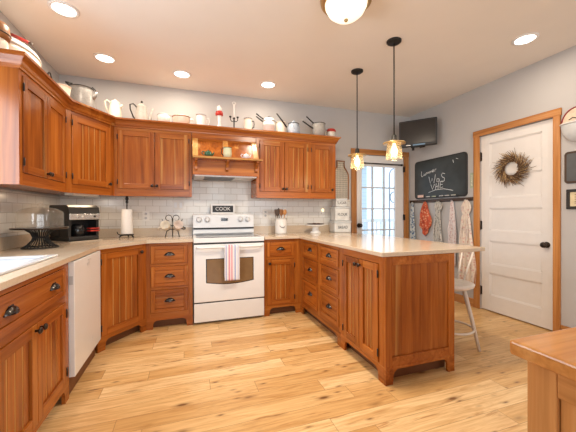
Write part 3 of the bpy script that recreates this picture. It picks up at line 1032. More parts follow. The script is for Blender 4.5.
for i in range(9):
    e2.box(.0565+.081*i, .081*(i+1)+.0535, .009, .016, .14, .81, 0)
e2.build('end_panel', [oakv, oaky], K)
MB().box(.049, 1.26, -.040, -.021, .06, .868).build('back_panel', oakv, K)

# ------------------------------------------------------------------ ceiling lights
def downlight(x, y, label, first=[None]):
    if first[0] is None:
        o = thing('recessed_light', label, 'ceiling light', (x, y, ZC), 0, 'recessed ceiling lights')
        MB().lathe([(.098, 0), (.098, -.006), (.078, -.010), (.076, -.004), (.076, 0)], seg=32).build('trim_ring', white_paint, o)
        MB().lathe([(.075, -.0035), (.06, -.006), (.001, -.0065)], seg=32).build('diffuser', can_glow, o)
        first[0] = o
    else:
        copy_tree(first[0], loc=(x, y, ZC), label=label)
    l = bpy.data.lights.new('downlight_bulb', 'AREA')
    l.shape = 'DISK'
    l.size = .15
    l.energy = CAN_POWER
    l.color = CAN_COLOR
    q = bpy.data.objects.new('downlight_bulb', l)
    q.location = (x, y, ZC-.02)
    COL.objects.link(q)
downlight(-.863, 2.653, 'recessed ceiling light nearest the picture left, over the large pot')
downlight(-.756, 3.36, 'recessed ceiling light above the grey pot and cream pitcher')
downlight(-.044, 3.48, 'recessed ceiling light in the middle of the back row')
downlight(.922, 3.443, 'recessed ceiling light above the right wall cabinet, nearest the pendants')
downlight(2.835, 1.826, 'recessed ceiling light on the right, before the panel door')

Fl = thing('flush_ceiling_light', 'glowing domed ceiling light with brass ring at the top edge', 'ceiling light', (1.075, 1.874, ZC))
MB().lathe([(.176, 0), (.184, -.016), (.178, -.042), (.158, -.058), (.146, -.05)], seg=40).build('brass_ring', brass, Fl)
MB().lathe([(.148, -.050), (.145, -.070), (.125, -.108), (.09, -.138), (.045, -.156), (.006, -.160)], seg=40).build('glass_dome', dome_glow, Fl)
MB().lathe([(.013, -.158), (.015, -.165), (.010, -.174), (.004, -.178)], seg=14).build('finial', brass, Fl)
l = bpy.data.lights.new('flush_bulb', 'AREA'); l.shape = 'DISK'; l.size = .26; l.energy = FLUSH_POWER; l.color = (1, .86, .68)
q = bpy.data.objects.new('flush_bulb', l); q.location = (1.075, 1.874, ZC-.185); COL.objects.link(q)

def pendant(x, y, label):
    p = thing('pendant_light', label, 'pendant light', (x, y, ZC), 0, 'pendant lights over the peninsula')
    MB().lathe([(.064, 0), (.064, -.012), (.05, -.022), (.012, -.026)], seg=28).build('canopy', black_iron, p)
    MB().tube([(0, 0, -.02), (0, 0, -.86)], .0055, 8).build('stem', black_iron, p)
    MB().lathe([(.012, -.835), (.022, -.845), (.024, -.885), (.030, -.893)], seg=20).build('socket', black_iron, p)
    MB().lathe([(.030, -.886), (.062, -.898), (.096, -.906), (.097, -.916), (.060, -.912), (.030, -.905)], seg=32).build('cap', brass, p)
    sh = MB()
    sh.grid(lambda u, v: ((.058+.016*v-.006*max(0, v-.8)*5)*math.cos(2*PI*u), (.058+.016*v-.006*max(0, v-.8)*5)*math.sin(2*PI*u), -.912-.145*v), 32, 8)
    sh.build('glass_shade', amber_m, p)
    MB().lathe([(.012, -.912), (.014, -.93), (.028, -.965), (.031, -.99), (.022, -1.02), (.004, -1.032)], seg=20).build('bulb', bulb_glow, p)
    l = bpy.data.lights.new('pendant_bulb', 'POINT'); l.energy = PEND_POWER; l.color = (1, .7, .4); l.shadow_soft_size = .03
    q = bpy.data.objects.new('pendant_bulb', l); q.location = (x, y, ZC-1.045); COL.objects.link(q)
pendant(1.746, 2.813, 'left pendant light, the farther one, hanging before the back door')
pendant(1.755, 2.218, 'right pendant light, the nearer one, hanging left of the television')

# ------------------------------------------------------------------ pots and crockery along the cabinet tops
def pot(name, label, cat, prof, mats, loc, rz=0, seg=26, group='crockery along the cabinet tops', sx=1, sy=1):
    o = thing(name, label, cat, loc, rz, group)
    MB().lathe(prof, seg=seg, sx=sx, sy=sy).build('body', mats, o)
    return o
def hollow(rb, rt, h, t=.004, belly=None):
    """open vessel profile, outside then inside"""
    n = 8
    out = []
    for i in range(n+1):
        s = i/n
        r = rb+(rt-rb)*s + (belly*math.sin(PI*s) if belly else 0)
        out.append((r, h*s))
    ins_ = [(r-t, max(z, t)) for r, z in out[::-1]]
    return [(0.001, 0)] + out + [(rt+.003, h), (rt+.002, h+.004)] + ins_ + [(0.001, t)]
def handle(o, pts, r, mat, name='handle'):
    return MB().tube(pts, r, 8).build(name, mat, o)

# left wall top
o = thing('roasting_pot', 'big white lidded oval pot at the left end of the cabinets', 'pot', (-1.185, 2.73, TOP), 0, 'crockery along the cabinet tops')
MB().lathe([(.001, 0), (.10, 0), (.116, .05), (.122, .13), (.123, .165)], seg=32, sy=1.9).build('body', cream_ceramic, o)
MB().lathe([(.127, .163), (.127, .175), (.115, .20), (.085, .222), (.04, .232), (.016, .233), (.018, .262), (.001, .265)], seg=32, sy=1.9).build('lid', white_ceramic, o)
m = MB(); m.tube(arc(0, .13, .035, .05, -90, 90, 8), .009)
for v in range(len(m.v)):
    x, y, z = m.v[v]; m.v[v] = (y, x+.228, z)
m.build('side_handle', white_ceramic, o)
o = thing('red_rolling_pin', 'red handled rod lying on the lid of the big white pot', 'rolling pin', (-1.14, 2.675, TOP+.258), 0)
MB().tube([(-.05, .012, .030), (.06, -.012, -.022)], .011, 10).build('rod', red_m, o)
MB().tube([(-.062, .0146, .0357), (-.05, .012, .030)], .010, 10).build('end_cap', dark_wood, o)
MB().tube([(.06, -.012, -.022), (.075, -.0153, -.029)], .010, 10).build('grip', dark_wood, o)
o = pot('wooden_lidded_crock', 'white crock with a rounded brown wooden lid at the top left corner', 'crock', [(.001, 0), (.06, 0), (.068, .04), (.066, .10), (.062, .105), (.001, .105)], cream_ceramic, (-1.155, 2.40, TOP))
MB().lathe([(.001, .106), (.072, .107), (.078, .14), (.074, .19), (.058, .215), (.001, .22)], seg=28).build('wooden_lid', brown_wood, o)
MB().tube([(.077*math.cos(2*PI*i/28), .077*math.sin(2*PI*i/28), .142) for i in range(28)], .005, 8, closed=True).build('lid_band', dark_wood, o)
o = pot('small_kettle', 'small white pot with a black bail handle left of the grey pot', 'pot', [(.001, 0), (.07, 0), (.082, .08), (.078, .19), (.055, .225), (.02, .245), (.001, .247)], white_ceramic, (-1.215, 3.375, TOP))
m = MB()
m.tube([(0.03*0, -.07+.14*i/10, .225+.095*math.sin(PI*i/10)) for i in range(11)], .006, 8)
m.build('bail_handle', black_iron, o)
pot('small_crock', 'low white dish by the grey pot, at the front edge of the left cabinet', 'dish', hollow(.055, .072, .135), cream_ceramic, (-1.065, 3.20, TOP))
# big grey pot over the diagonal cabinet
o = pot('enamel_pot', 'large grey graniteware pot with a black bail, above the corner cabinet', 'pot', hollow(.118, .098, .235, belly=.006), grey_enamel, (-.985, 3.47, TOP))
MB().tube([(.1*math.cos(2*PI*i/24), .1*math.sin(2*PI*i/24), .237) for i in range(24)], .004, 6, closed=True).build('rolled_rim', black_iron, o)
m = MB(); m.tube([(-.09, -.03, .225), (-.125, -.045, .235), (-.145, -.05, .20), (-.14, -.05, .14), (-.115, -.04, .09)], .007, 8); m.tube([(-.085, -.03, .235), (-.11, -.035, .262), (-.125, -.04, .268), (-.07, -.02, .268)], .010, 8)
m.build('side_handle', black_iron, o)
m = MB(); m.tube([(.085, -.02, .13), (.118, -.025, .16), (.142, -.03, .205)], [.024, .018, .013], 10); m.build('spout', grey_enamel, o)
m = MB(); m.tube([(.09, -.03, .235), (.10, -.03, .25), (.125, -.035, .225), (.145, -.035, .20)], .005, 6); m.build('lid_chain', black_iron, o)
# pitcher
o = pot('cream_pitcher', 'cream lidded pitcher right of the grey pot', 'pitcher', [(.001, 0), (.062, 0), (.066, .05), (.060, .12), (.050, .17), (.048, .195), (.05, .2), (.03, .222), (.01, .228), (.009, .238), (.001, .24)], cream_ceramic, (-.738, 3.70, TOP))
handle(o, [(-.05, 0, .205), (-.08, 0, .225), (-.098, 0, .21), (-.092, 0, .16), (-.06, 0, .07)], .009, cream_ceramic)
MB().tube([(.045, 0, .15), (.062, 0, .18), (.066, 0, .192)], [.016, .014, .008], 8).build('lip', cream_ceramic, o)
# coffee pot
o = pot('coffee_pot', 'pale enamel coffee pot with a long spout and thin black handle', 'coffee pot', [(.001, 0), (.072, 0), (.073, .01), (.060, .12), (.050, .185), (.052, .19), (.045, .20), (.02, .222), (.006, .228), (.001, .229)], pale_enamel, (-.475, 3.70, TOP))
MB().lathe([(.004, .226), (.010, .235), (.010, .25), (.003, .256)], seg=12).build('lid_knob', black_iron, o)
handle(o, [(-.05, 0, .18), (-.085, 0, .215), (-.118, 0, .205), (-.115, 0, .15), (-.085, 0, .07), (-.068, 0, .05)], .007, black_iron)
MB().tube([(.055, 0, .04), (.085, 0, .06), (.095, 0, .12), (.115, 0, .185)], [.02, .016, .011, .008], 10).build('spout', pale_enamel, o)
# dishes
o = pot('lidded_dish', 'low white dish with a dark rim right of the coffee pot', 'dish', [(.001, 0), (.05, 0), (.066, .07), (.072, .11), (.068, .112), (.05, .128), (.001, .132)], white_ceramic, (-.245, 3.70, TOP))
MB().tube([(.071*math.cos(2*PI*i/24), .071*math.sin(2*PI*i/24), .112) for i in range(24)], .003, 6, closed=True).build('rim_band', bronze, o)
o = pot('covered_skillet', 'shallow cream pan with a brown rim in the middle of the shelf top', 'pan', [(.001, 0), (.07, 0), (.09, .06), (.098, .1), (.098, .105), (.07, .128), (.001, .137)], cream_ceramic, (-.055, 3.70, TOP))
MB().tube([(.098*math.cos(2*PI*i/28), .098*math.sin(2*PI*i/28), .108) for i in range(28)], .006, 6, closed=True).build('rim_band', brown_wood, o)
MB().tube([(.085, -.03, .095), (.115, -.04, .09), (.13, -.045, .08)], .008, 8).build('handle', white_ceramic, o)
o = pot('enamel_mug', 'white enamel cup with a thin handle left of the red figure', 'cup', hollow(.052, .055, .155), white_ceramic, (.165, 3.70, TOP))
handle(o, [(.055, 0, .13), (.09, 0, .13), (.095, 0, .09), (.085, 0, .05), (.052, 0, .04)], .005, white_ceramic)
MB().tube([(.056*math.cos(2*PI*i/24), .056*math.sin(2*PI*i/24), .157) for i in range(24)], .0025, 6, closed=True).build('rim_band', bronze, o)
# red and white ornament
o = thing('figurine', 'small red and white figurine between the cup and the candlestick', 'figurine', (.378, 3.70, TOP), 0, 'crockery along the cabinet tops')
MB().lathe([(.001, 0), (.032, 0), (.03, .02), (.016, .1), (.022, .16), (.03, .175), (.001, .18)], seg=18).build('stem', white_ceramic, o)
MB().lathe([(.001, .168), (.044, .178), (.047, .20), (.038, .225), (.001, .23)], seg=20).build('collar', red_m, o)
MB().lathe([(.001, .225), (.022, .23), (.028, .255), (.022, .28), (.008, .30), (.001, .30)], seg=18).build('head', white_ceramic, o)
# candle holder
o = thing('candlestick', 'tall thin white candle in a small black branched candlestick', 'candlestick', (.556, 3.70, TOP), 0, 'crockery along the cabinet tops')
m = MB(); m.lathe([(.001, 0), (.036, 0), (.03, .012), (.008, .03), (.008, .15), (.016, .16), (.008, .175)], seg=18)
for s in (-1, 1):
    m.tube([(0, 0, .13), (s*.025, 0, .12), (s*.045, 0, .14), (s*.045, 0, .17)], .005, 6)
    m.lathe([(.006, .165), (.014, .172), (.014, .185)], (s*.045, 0, 0), 10)
m.build('stand', black_iron, o)
MB().tube([(0, 0, .17), (0, 0, .26), (0.0, 0, .325)], [.010, .007, .008], 10).build('candle', white_ceramic, o)
MB().tube([(.018*math.cos(2*PI*i/14), 0, .345+.018*math.sin(2*PI*i/14)) for i in range(14)], .004, 6, closed=True).build('ring', white_ceramic, o)
# mug
o = pot('tall_mug', 'tall pale mug with a dark rim right of the candlestick', 'mug', hollow(.048, .046, .17), cream_ceramic, (.728, 3.70, TOP))
handle(o, [(.046, 0, .145), (.075, 0, .15), (.08, 0, .11), (.075, 0, .07), (.047, 0, .055)], .006, bronze)
MB().tube([(.047*math.cos(2*PI*i/24), .047*math.sin(2*PI*i/24), .172) for i in range(24)], .003, 6, closed=True).build('rim_band', bronze, o)
# double boiler (white) with two black handles
o = pot('double_boiler', 'white double boiler with two black handles pointing left', 'saucepan', [(.001, 0), (.072, 0), (.075, .11), (.08, .115), (.076, .12), (.076, .175), (.06, .2), (.02, .212), (.001, .215)], white_ceramic, (1.000, 3.70, TOP))
MB().tube([(.078*math.cos(2*PI*i/24), .078*math.sin(2*PI*i/24), .165) for i in range(24)], .003, 6, closed=True).build('rim_band', black_iron, o)
for dz in (0, .035):
    handle(o, [(-.065, 0, .15+dz), (-.11, 0, .175+dz), (-.165, 0, .215+dz)], .009, black_iron)
MB().lathe([(.004, .213), (.012, .22), (.009, .232), (.001, .235)], seg=12).build('lid_knob', black_iron, o)
# colander pan leaning handle
o = pot('cream_saucepan', 'cream saucepan with one long black handle beside the double boiler', 'saucepan', hollow(.062, .066, .17), cream_ceramic, (1.168, 3.72, TOP))
handle(o, [(.06, -.06, .10), (-.01, -.075, .18), (-.085, -.085, .258)], .009, black_iron)
# blue and white pot
o = pot('spongeware_jar', 'blue and white patterned jar with a lid', 'jar', [(.001, 0), (.065, 0), (.084, .05), (.085, .11), (.07, .15), (.066, .16), (.07, .165), (.04, .185), (.001, .19)], blue_ceramic, (1.338, 3.70, TOP))
MB().lathe([(.006, .186), (.014, .196), (.010, .208), (.001, .21)], seg=12).build('lid_knob', blue_ceramic, o)
MB().tube([(.07*math.cos(2*PI*i/24), .07*math.sin(2*PI*i/24), .163) for i in range(24)], .004, 6, closed=True).build('rim_band', black_iron, o)
# grey double pan
o = pot('grey_double_boiler', 'grey graniteware double saucepan with two black handles', 'saucepan', [(.001, 0), (.082, 0), (.087, .115), (.09, .12), (.083, .125), (.083, .19), (.088, .195), (.082, .197), (.075, .14), (.001, .13)], pale_enamel, (1.700, 3.70, TOP))
for dz, dx in ((0, 0), (.065, .055)):
    handle(o, [(-.07+dx*.2, 0, .125+dz), (-.13+dx*.5, 0, .155+dz), (-.235+dx, 0, .215+dz)], .009, black_iron)
MB().tube([(.086*math.cos(2*PI*i/24), .086*math.sin(2*PI*i/24), .196) for i in range(24)], .004, 6, closed=True).build('rim_band', black_iron, o)
# red and cream cup
o = pot('red_rimmed_bowl', 'cream cup with a red top at the right end of the cabinets', 'cup', [(.001, 0), (.05, 0), (.058, .07), (.06, .1), (.001, .101)], cream_ceramic, (1.885, 3.70, TOP))
MB().lathe([(.001, .1), (.064, .101), (.064, .125), (.05, .142), (.001, .148)], seg=24).build('red_lid', red_m, o)
handle(o, [(-.055, 0, .11), (-.082, 0, .1), (-.085, 0, .06), (-.056, 0, .04)], .006, cream_ceramic)

# ------------------------------------------------------------------ crockery on the hood ledge
LZ = 1.785
def teapot(x, y, r, mat, label, kind='teapot', spout=True):
    o = thing(kind, label, kind.replace('_', ' '), (x, y, LZ), 0, 'crockery on the hood ledge')
    MB().lathe([(.001, 0), (r*.6, 0), (r*.95, r*.45), (r, r*.85), (r*.8, r*1.3), (r*.5, r*1.5), (r*.15, r*1.6), (r*.18, r*1.8), (.001, r*1.85)], seg=22).build('body', mat, o)
    handle(o, [(-r*.85, 0, r*1.2), (-r*1.35, 0, r*1.45), (-r*1.6, 0, r*1.0), (-r*1.3, 0, r*.5), (-r*.85, 0, r*.45)], r*.12, mat)
    if spout:
        MB().tube([(r*.8, 0, r*.5), (r*1.25, 0, r*.8), (r*1.45, 0, r*1.35)], [r*.28, r*.2, r*.13], 8).build('spout', mat, o)
    return o
teapot(.222, 3.335, .042, green_ceramic, 'dark green teapot at the left of the hood ledge')
o = thing('green_pitcher', 'pale green square pitcher in the middle of the hood ledge', 'pitcher', (.428, 3.335, LZ), 0, 'crockery on the hood ledge')
MB().lathe([(.001, 0), (.04, 0), (.047, .05), (.043, .1), (.045, .112), (.038, .112), (.036, .02), (.001, .015)], seg=20).build('body', pale_green, o)
handle(o, [(-.04, 0, .1), (-.065, 0, .095), (-.068, 0, .05), (-.042, 0, .02)], .005, black_iron)
MB().tube([(.047*math.cos(2*PI*i/20), .047*math.sin(2*PI*i/20), .11) for i in range(20)], .003, 6, closed=True).build('rim_band', green_ceramic, o)
teapot(.635, 3.335, .036, lilac_ceramic, 'white flowered teapot at the right of the hood ledge')

# ------------------------------------------------------------------ left counter items
CZ = .9065
o = thing('cake_stand', 'wire footed cake stand with a glass dome on the left counter', 'cake stand', (-1.10, 2.87, CZ))
m = MB()
for i in range(28):
    a = 2*PI*i/28
    m.tube([(r*math.cos(a), r*math.sin(a), z) for r, z in ((.115, .005), (.085, .025), (.055, .06), (.048, .085), (.062, .12), (.10, .148))], .0035, 5)
for r, z in ((.116, .005), (.047, .083)):
    m.tube([(r*math.cos(2*PI*i/32), r*math.sin(2*PI*i/32), z) for i in range(32)], .005, 6, closed=True)
m.build('wire_foot', black_iron, o)
MB().lathe([(.001, .148), (.178, .148), (.184, .155), (.184, .160), (.176, .160), (.001, .157)], seg=40).build('plate', bronze, o)
dm = MB()
dm.grid(lambda u, v: ((lambda r, z: (r*math.cos(2*PI*u), r*math.sin(2*PI*u), z))(*((.150, .162+.105*v/.6) if v < .6 else (.150*math.cos(PI/2*(v-.6)/.4*.94), .267+.055*math.sin(PI/2*(v-.6)/.4))))), 40, 16)
dm.build('glass_dome', jar_m, o)
MB().lathe([(.008, .318), (.012, .325), (.02, .335), (.018, .352), (.001, .356)], seg=16).build('dome_knob', jar_m, o)
o = thing('placemat', 'pale board under the coffee maker', 'mat', (-1.045, 3.485, CZ), R(45))
MB().box(-.155, .155, -.185, .16, 0, .006).build('board', plain('pale_board', (.66, .55, .42), .6), o, bevel=.002)
o = thing('coffee_maker', 'black coffee maker with a silver band in the left corner', 'coffee maker', (-1.06, 3.49, CZ+.0065), R(48))
MB().box(-.145, .145, -.16, .15, .0, .045).build('base', black_plastic, o, bevel=.012)
MB().box(-.145, .145, -.02, .15, .045, .33).build('tower', black_plastic, o, bevel=.015)
MB().box(-.145, -.12, -.15, -.02, .045, .20).build('side_wall', black_plastic, o)
MB().box(.12, .145, -.15, -.02, .045, .20).build('side_wall', black_plastic, o)
MB().prism([(-.165, .20), (-.17, .26), (-.155, .325), (-.12, .345), (.14, .345), (.15, .20)], 0, -.147, .147).build('head', black_plastic, o, bevel=.006)
MB().box(-.145, .145, -.1725, -.166, .205, .262).build('silver_band', chrome, o, bevel=.002)
for x in (-.08, -.03, .09):
    MB().lathe([(.010, 0), (.010, .005), (.006, .006)], (x, -.1725, .235), 14, axis='y').build('button', white_plastic if x < 0 else black_iron, o)
MB().lathe([(.001, .045), (.055, .045), (.062, .09), (.058, .14), (.04, .16), (.001, .16)], (-.02, -.085, 0), 22).build('carafe', black_glass, o)
MB().box(.055, .147, -.165, -.10, .085, .10).box(.055, .147, -.165, -.10, .11, .122).build('red_grip', red_m, o, bevel=.002)
o = thing('paper_towel_holder', 'iron stand with a paper towel roll left of the outlet', 'paper towel holder', (-.628, 3.70, CZ))
m = MB()
m.tube([(0, 0, .03), (0, 0, .40)], .006, 8)
m.lathe([(.006, .38), (.016, .395), (.010, .41), (.018, .43), (.012, .455), (.003, .475)], seg=14)
m.lathe([(.07, .028), (.07, .036)], seg=24)
for i in range(3):
    a = R(90+120*i)
    m.tube([(.02*math.cos(a), .02*math.sin(a), .032), (.06*math.cos(a), .06*math.sin(a), .03), (.082*math.cos(a), .082*math.sin(a), .006)], .007, 6)
m.tube([(-.06, -.03, .03), (-.085, -.04, .05), (-.09, -.04, .07)], .005, 6)
m.build('iron_stand', black_iron, o)
m = MB()
m.lathe([(.02, .045), (.060, .045), (.062, .05), (.052, .31), (.050, .315), (.02, .315)], seg=28).build('paper_roll', paper_m, o)
# cup rack with mugs
o = thing('mug_rack', 'black scrolled wire mug stand left of the range', 'mug stand', (-.160, 3.72, CZ))
m = MB()
m.tube([(0, 0, .06), (0, 0, .17)], .005, 6)
m.tube([(-.075, -.02, .0), (-.062, -.01, .06), (-.03, 0, .085), (0, 0, .082), (.03, 0, .085), (.062, -.01, .06), (.075, -.02, .0)], .005, 8)
m.tube([(0, .0, .085), (0, .05, .05), (0, .065, 0)], .005, 6)
for s in (-1, 1):
    m.tube([(0, 0, .15)] + [(s*.04+s*.035*math.cos(R(a)), 0, .215+.035*math.sin(R(a))) for a in ((180 if s > 0 else 180), 140, 90, 40, 0, -50, -100)], .0045, 6)
    m.tube([(0, 0, .12), (s*.05, -.005, .15), (s*.105, -.01, .185), (s*.11, -.01, .205)], .0045, 6)
m.build('wire_frame', black_iron, o)
def hang_mug(x, tilt, mat, label, hm):
    q = thing('mug', label, 'mug', (x, 3.675, CZ+.125), 0, 'mugs hanging on the wire stand')
    m = MB(); m.T = Matrix.Rotation(tilt, 4, 'Y') @ Matrix.Rotation(R(65), 4, 'X')
    m.lathe([(.001, -.045), (.034, -.045), (.046, -.03), (.050, .03), (.052, .045), (.048, .045), (.044, -.02), (.001, -.03)], seg=22).build('cup', mat, q)
    h2 = MB(); h2.T = m.T
    sx_ = 1 if x > -.16 else -1
    h2.tube([(sx_*.047, 0, .03), (sx_*.08, 0, .03), (sx_*.085, 0, 0), (sx_*.07, 0, -.03), (sx_*.045, 0, -.03)], .007, 8).build('mug_handle', hm, q)
hang_mug(-.228, R(-25), plain('cream_mug_glaze', (.78, .70, .58), .3), 'cream mug hanging on the left of the wire mug stand', cream_ceramic)
hang_mug(-.098, R(25), plain('pinkish_mug_glaze', (.74, .62, .54), .3), 'pinkish mug with a black handle on the right of the wire mug stand', black_iron)

# outlets and switches
def plate(name, label, x, z, wid, hei, kind):
    o = thing(name, label, 'outlet' if kind == 'o' else 'switch', (x, YB-.0105, z))
    MB().box(-wid/2, wid/2, -.005, 0, -hei/2, hei/2).build('cover_plate', white_plastic, o, bevel=.002)
    if kind == 'o':
        for dz in (-.024, .024):
            s_ = MB().lathe([(.016, 0), (.016, .002), (.014, .0025)], (0, -.005, dz), 14, axis='y').build('socket', light_grey, o)
            MB().box(-.007, -.004, -.0082, -.007, dz-.004, dz+.006).box(.004, .007, -.0082, -.007, dz-.004, dz+.006).build('slot', black_plastic, s_)
    else:
        n = int(round(wid/.05))
        for i in range(n):
            x_ = -wid/2+wid*(i+.5)/n
            MB().box(x_-.016, x_+.016, -.009, -.005, -.033, .033).build('rocker', white_enamel, o, bevel=.002)
    return o
plate('wall_outlet', 'white double outlet between paper towels and mug stand', -.461, 1.145, .075, .12, 'o')
plate('light_switch', 'white double rocker switch above the mug stand', -.10, 1.275, .12, .12, 'o' if False else 's')
plate('wall_outlet', 'white double outlet left of the utensil crock', 1.00, 1.165, .075, .12, 'o')
o = thing('night_light', 'small glowing night light plugged in above the white pedestal', 'night light', (1.843, YB-.0105, 1.17))
MB().box(-.036, .036, -.005, 0, -.06, .06).build('cover_plate', white_plastic, o)
MB().box(-.02, .02, -.03, -.005, -.02, .025).build('plug_body', white_plastic, o, bevel=.003)
MB().lathe([(.012, .025), (.016, .04), (.013, .058), (.003, .068)], (0, -.018, 0), 14).build('bulb', night_glow, o)

# ------------------------------------------------------------------ right counter items
o = thing('utensil_crock', 'white crock with a wire bail holding utensils', 'crock', (1.158, 3.70, CZ))
MB().lathe(hollow(.075, .078, .20, .006), seg=30).build('crock_body', white_ceramic, o)
m = MB(); m.tube([(-.082+.164*i/12, -.085*math.sin(PI*i/12), .185-.105*math.sin(PI*i/12)) for i in range(13)], .0035, 6); m.build('bail', black_iron, o)
def utensil(name, label, dx, dy, top, hx, mat, kind):
    q = thing(name, label, 'utensil', (1.158, 3.70, CZ+.008), 0, 'utensils in the white crock')
    t = Vector((hx, dy, top))
    b = Vector((dx, dy*.3, .0))
    MB().tube([tuple(b), tuple(b.lerp(t, .6)), tuple(t)], .0055, 8).build('handle', mat, q)
    d = (t-b).normalized()
    hm = MB()
    ax = Matrix.Translation(t) @ Vector((0, 0, 1)).rotation_difference(d).to_matrix().to_4x4()
    hm.T = ax
    if kind == 'spoon':
        hm.lathe([(.002, -.01), (.018, .01), (.027, .035), (.022, .06), (.003, .075)], seg=16, sy=.35)
    elif kind == 'turner':
        hm.prism([(-.012, -.01), (.012, -.01), (.026, .02), (.026, .075), (-.026, .075), (-.026, .02)], 1, -.003, .003)
    else:
        hm.lathe([(.006, -.01), (.011, .01), (.012, .05), (.005, .065)], seg=10)
    hm.build('head', mat, q)
utensil('wooden_spoon', 'pale wooden spoon leaning right in the crock', .018, -.012, .235, .045, spoon_wood, 'spoon')
utensil('spatula', 'dark spatula leaning left in the crock', -.022, -.022, .235, -.055, dark_wood, 'turner')
utensil('black_ladle', 'black utensil handle in the middle of the crock', -.012, .018, .26, -.022, black_iron, 'stick')
utensil('brown_spoon', 'brown wooden turner standing in the crock', .006, .030, .235, .014, brown_wood, 'turner')
utensil('steel_whisk', 'thin steel handled tool leaning far left in the crock', -.045, .002, .245, -.072, chrome, 'stick')
o = thing('pedestal_dish', 'white pedestal cake plate right of the crock', 'cake stand', (1.63, 3.66, CZ))
MB().lathe([(.001, 0), (.072, 0), (.07, .012), (.045, .03), (.04, .07), (.06, .088), (.13, .10), (.14, .108), (.138, .114), (.06, .104), (.001, .102)], seg=36).build('stand', white_ceramic, o)
o = thing('dark_platter', 'dark shallow plate of cookies on the white pedestal', 'plate', (1.63, 3.66, CZ+.1145))
MB().lathe([(.001, -.004), (.075, -.002), (.118, .008), (.118, .012), (.075, .004), (.001, .002)], seg=32).build('plate', dark_wood, o)
for i, (dx, dy) in enumerate(((-.03, -.02), (.035, -.01), (0, .035))):
    c_ = thing('cookie', 'dark brown cookie on the plate atop the white pedestal', 'cookie', (1.63+dx, 3.66+dy, CZ+.119), 0, 'cookies on the pedestal plate')
    MB().lathe([(.001, 0), (.026, 0), (.028, .006), (.02, .013), (.001, .015)], seg=16).build('biscuit', plain('chocolate_biscuit', (.07, .03, .015), .7), c_)
# canisters
tin_m = plain('worn_white_tin', (.66, .65, .62), .45, var=.1)
ink = plain('dark_lettering', (.05, .05, .055), .7)
def canister(x, y, z, w_, h_, word, label):
    o = thing('canister', label, 'canister', (x, y, z), R(-8), 'lettered tins stacked by the back door')
    MB().box(-w_/2, w_/2, -w_/2, w_/2, 0, h_-.012).build('tin', tin_m, o, bevel=.012, seg=3)
    MB().box(-w_/2-.004, w_/2+.004, -w_/2-.004, w_/2+.004, h_-.03, h_).build('lid', plain('tin_lid', (.55, .55, .53), .35, .3), o, bevel=.006)
    text('lettering', word, .055, ink, o, Matrix.Translation((0, -w_/2-.0015, h_*.45)) @ FRONT, sx=.8)
    return o
cx, cy_ = 2.03, 3.725
canister(cx, cy_, CZ, .235, .155, 'BREAD', 'lowest and widest of the three white lettered tins')
canister(cx, cy_, CZ+.156, .205, .195, 'FLOUR', 'middle white tin lettered FLOUR in the stack')
canister(cx, cy_, CZ+.352, .165, .115, 'SUGAR', 'topmost and smallest white lettered tin of the stack')
# bottle shaped wire frame
o = thing('bottle_rack', 'bottle shaped wooden frame with wire mesh above the tins', 'wall frame', (2.13, YB-.03, 1.375))
half = [(.125, 0), (.13, .30), (.125, .37), (.09, .43), (.06, .47), (.055, .53), (.065, .555)]
outl = [(x, z) for x, z in half] + [(-x, z) for x, z in half[::-1]]
MB().tube([(x, 0, z) for x, z in outl], .009, 8, closed=True).build('wooden_outline', brown_wood, o)
m = MB()
def half_w(z):
    for (x0, z0), (x1, z1) in zip(half[:-1], half[1:]):
        if z0 <= z <= z1:
            return x0+(x1-x0)*(z-z0)/(z1-z0)
    return .05
for i in range(1, 18):
    z = .55*i/18
    m.tube([(-half_w(z), 0, z), (half_w(z), 0, z)], .0014, 4)
for x in [-.10+.025*i for i in range(9)]:
    zt = max([z for z in [j*.01 for j in range(55)] if half_w(z) > abs(x)] or [.3])
    m.tube([(x, 0, 0), (x, 0, zt)], .0014, 4)
m.build('wire_mesh', black_iron, o)
MB().prism(outl, 1, .012, .018).build('backing', plain('cream_backing', (.72, .66, .56), .8), o)
MB().box(-.02, .02, .018, .0295, .3, .34).build('hanger_block', brown_wood, o)

# ------------------------------------------------------------------ stool
SZ = .57
o = thing('bar_stool', 'white spindle back bar stool tucked at the far side of the peninsula', 'stool', (2.19, 2.02, 0))
stw = plain('worn_white_paint', (.80, .74, .67), .45, var=.06)
MB().lathe([(.001, SZ-.055), (.14, SZ-.05), (.178, SZ-.03), (.185, SZ-.008), (.17, SZ), (.12, SZ-.008), (.001, SZ-.012)], seg=32).build('seat', stw, o)
for i in range(4):
    a = R(-45+90*i)
    MB().tube([(.10*math.cos(a), .10*math.sin(a), SZ-.05), (.160*math.cos(a), .160*math.sin(a), .26), (.215*math.cos(a), .215*math.sin(a), 0)], [.018, .016, .013], 10).build('leg', stw, o)
MB().tube([(.175*math.cos(2*PI*i/36), .175*math.sin(2*PI*i/36), .175) for i in range(36)], .009, 8, closed=True).build('foot_ring', stw, o)
for i in range(6):
    a = R(2+20*i)
    MB().tube([(.155*math.cos(a), .155*math.sin(a), SZ-.01), (.285*math.cos(a), .285*math.sin(a), SZ+.255)], .0075, 8).build('spindle', stw, o)
MB().tube([(.29*math.cos(R(-2+110*i/12)), .29*math.sin(R(-2+110*i/12)), SZ+.262) for i in range(13)], .012, 10).build('back_rail', stw, o)

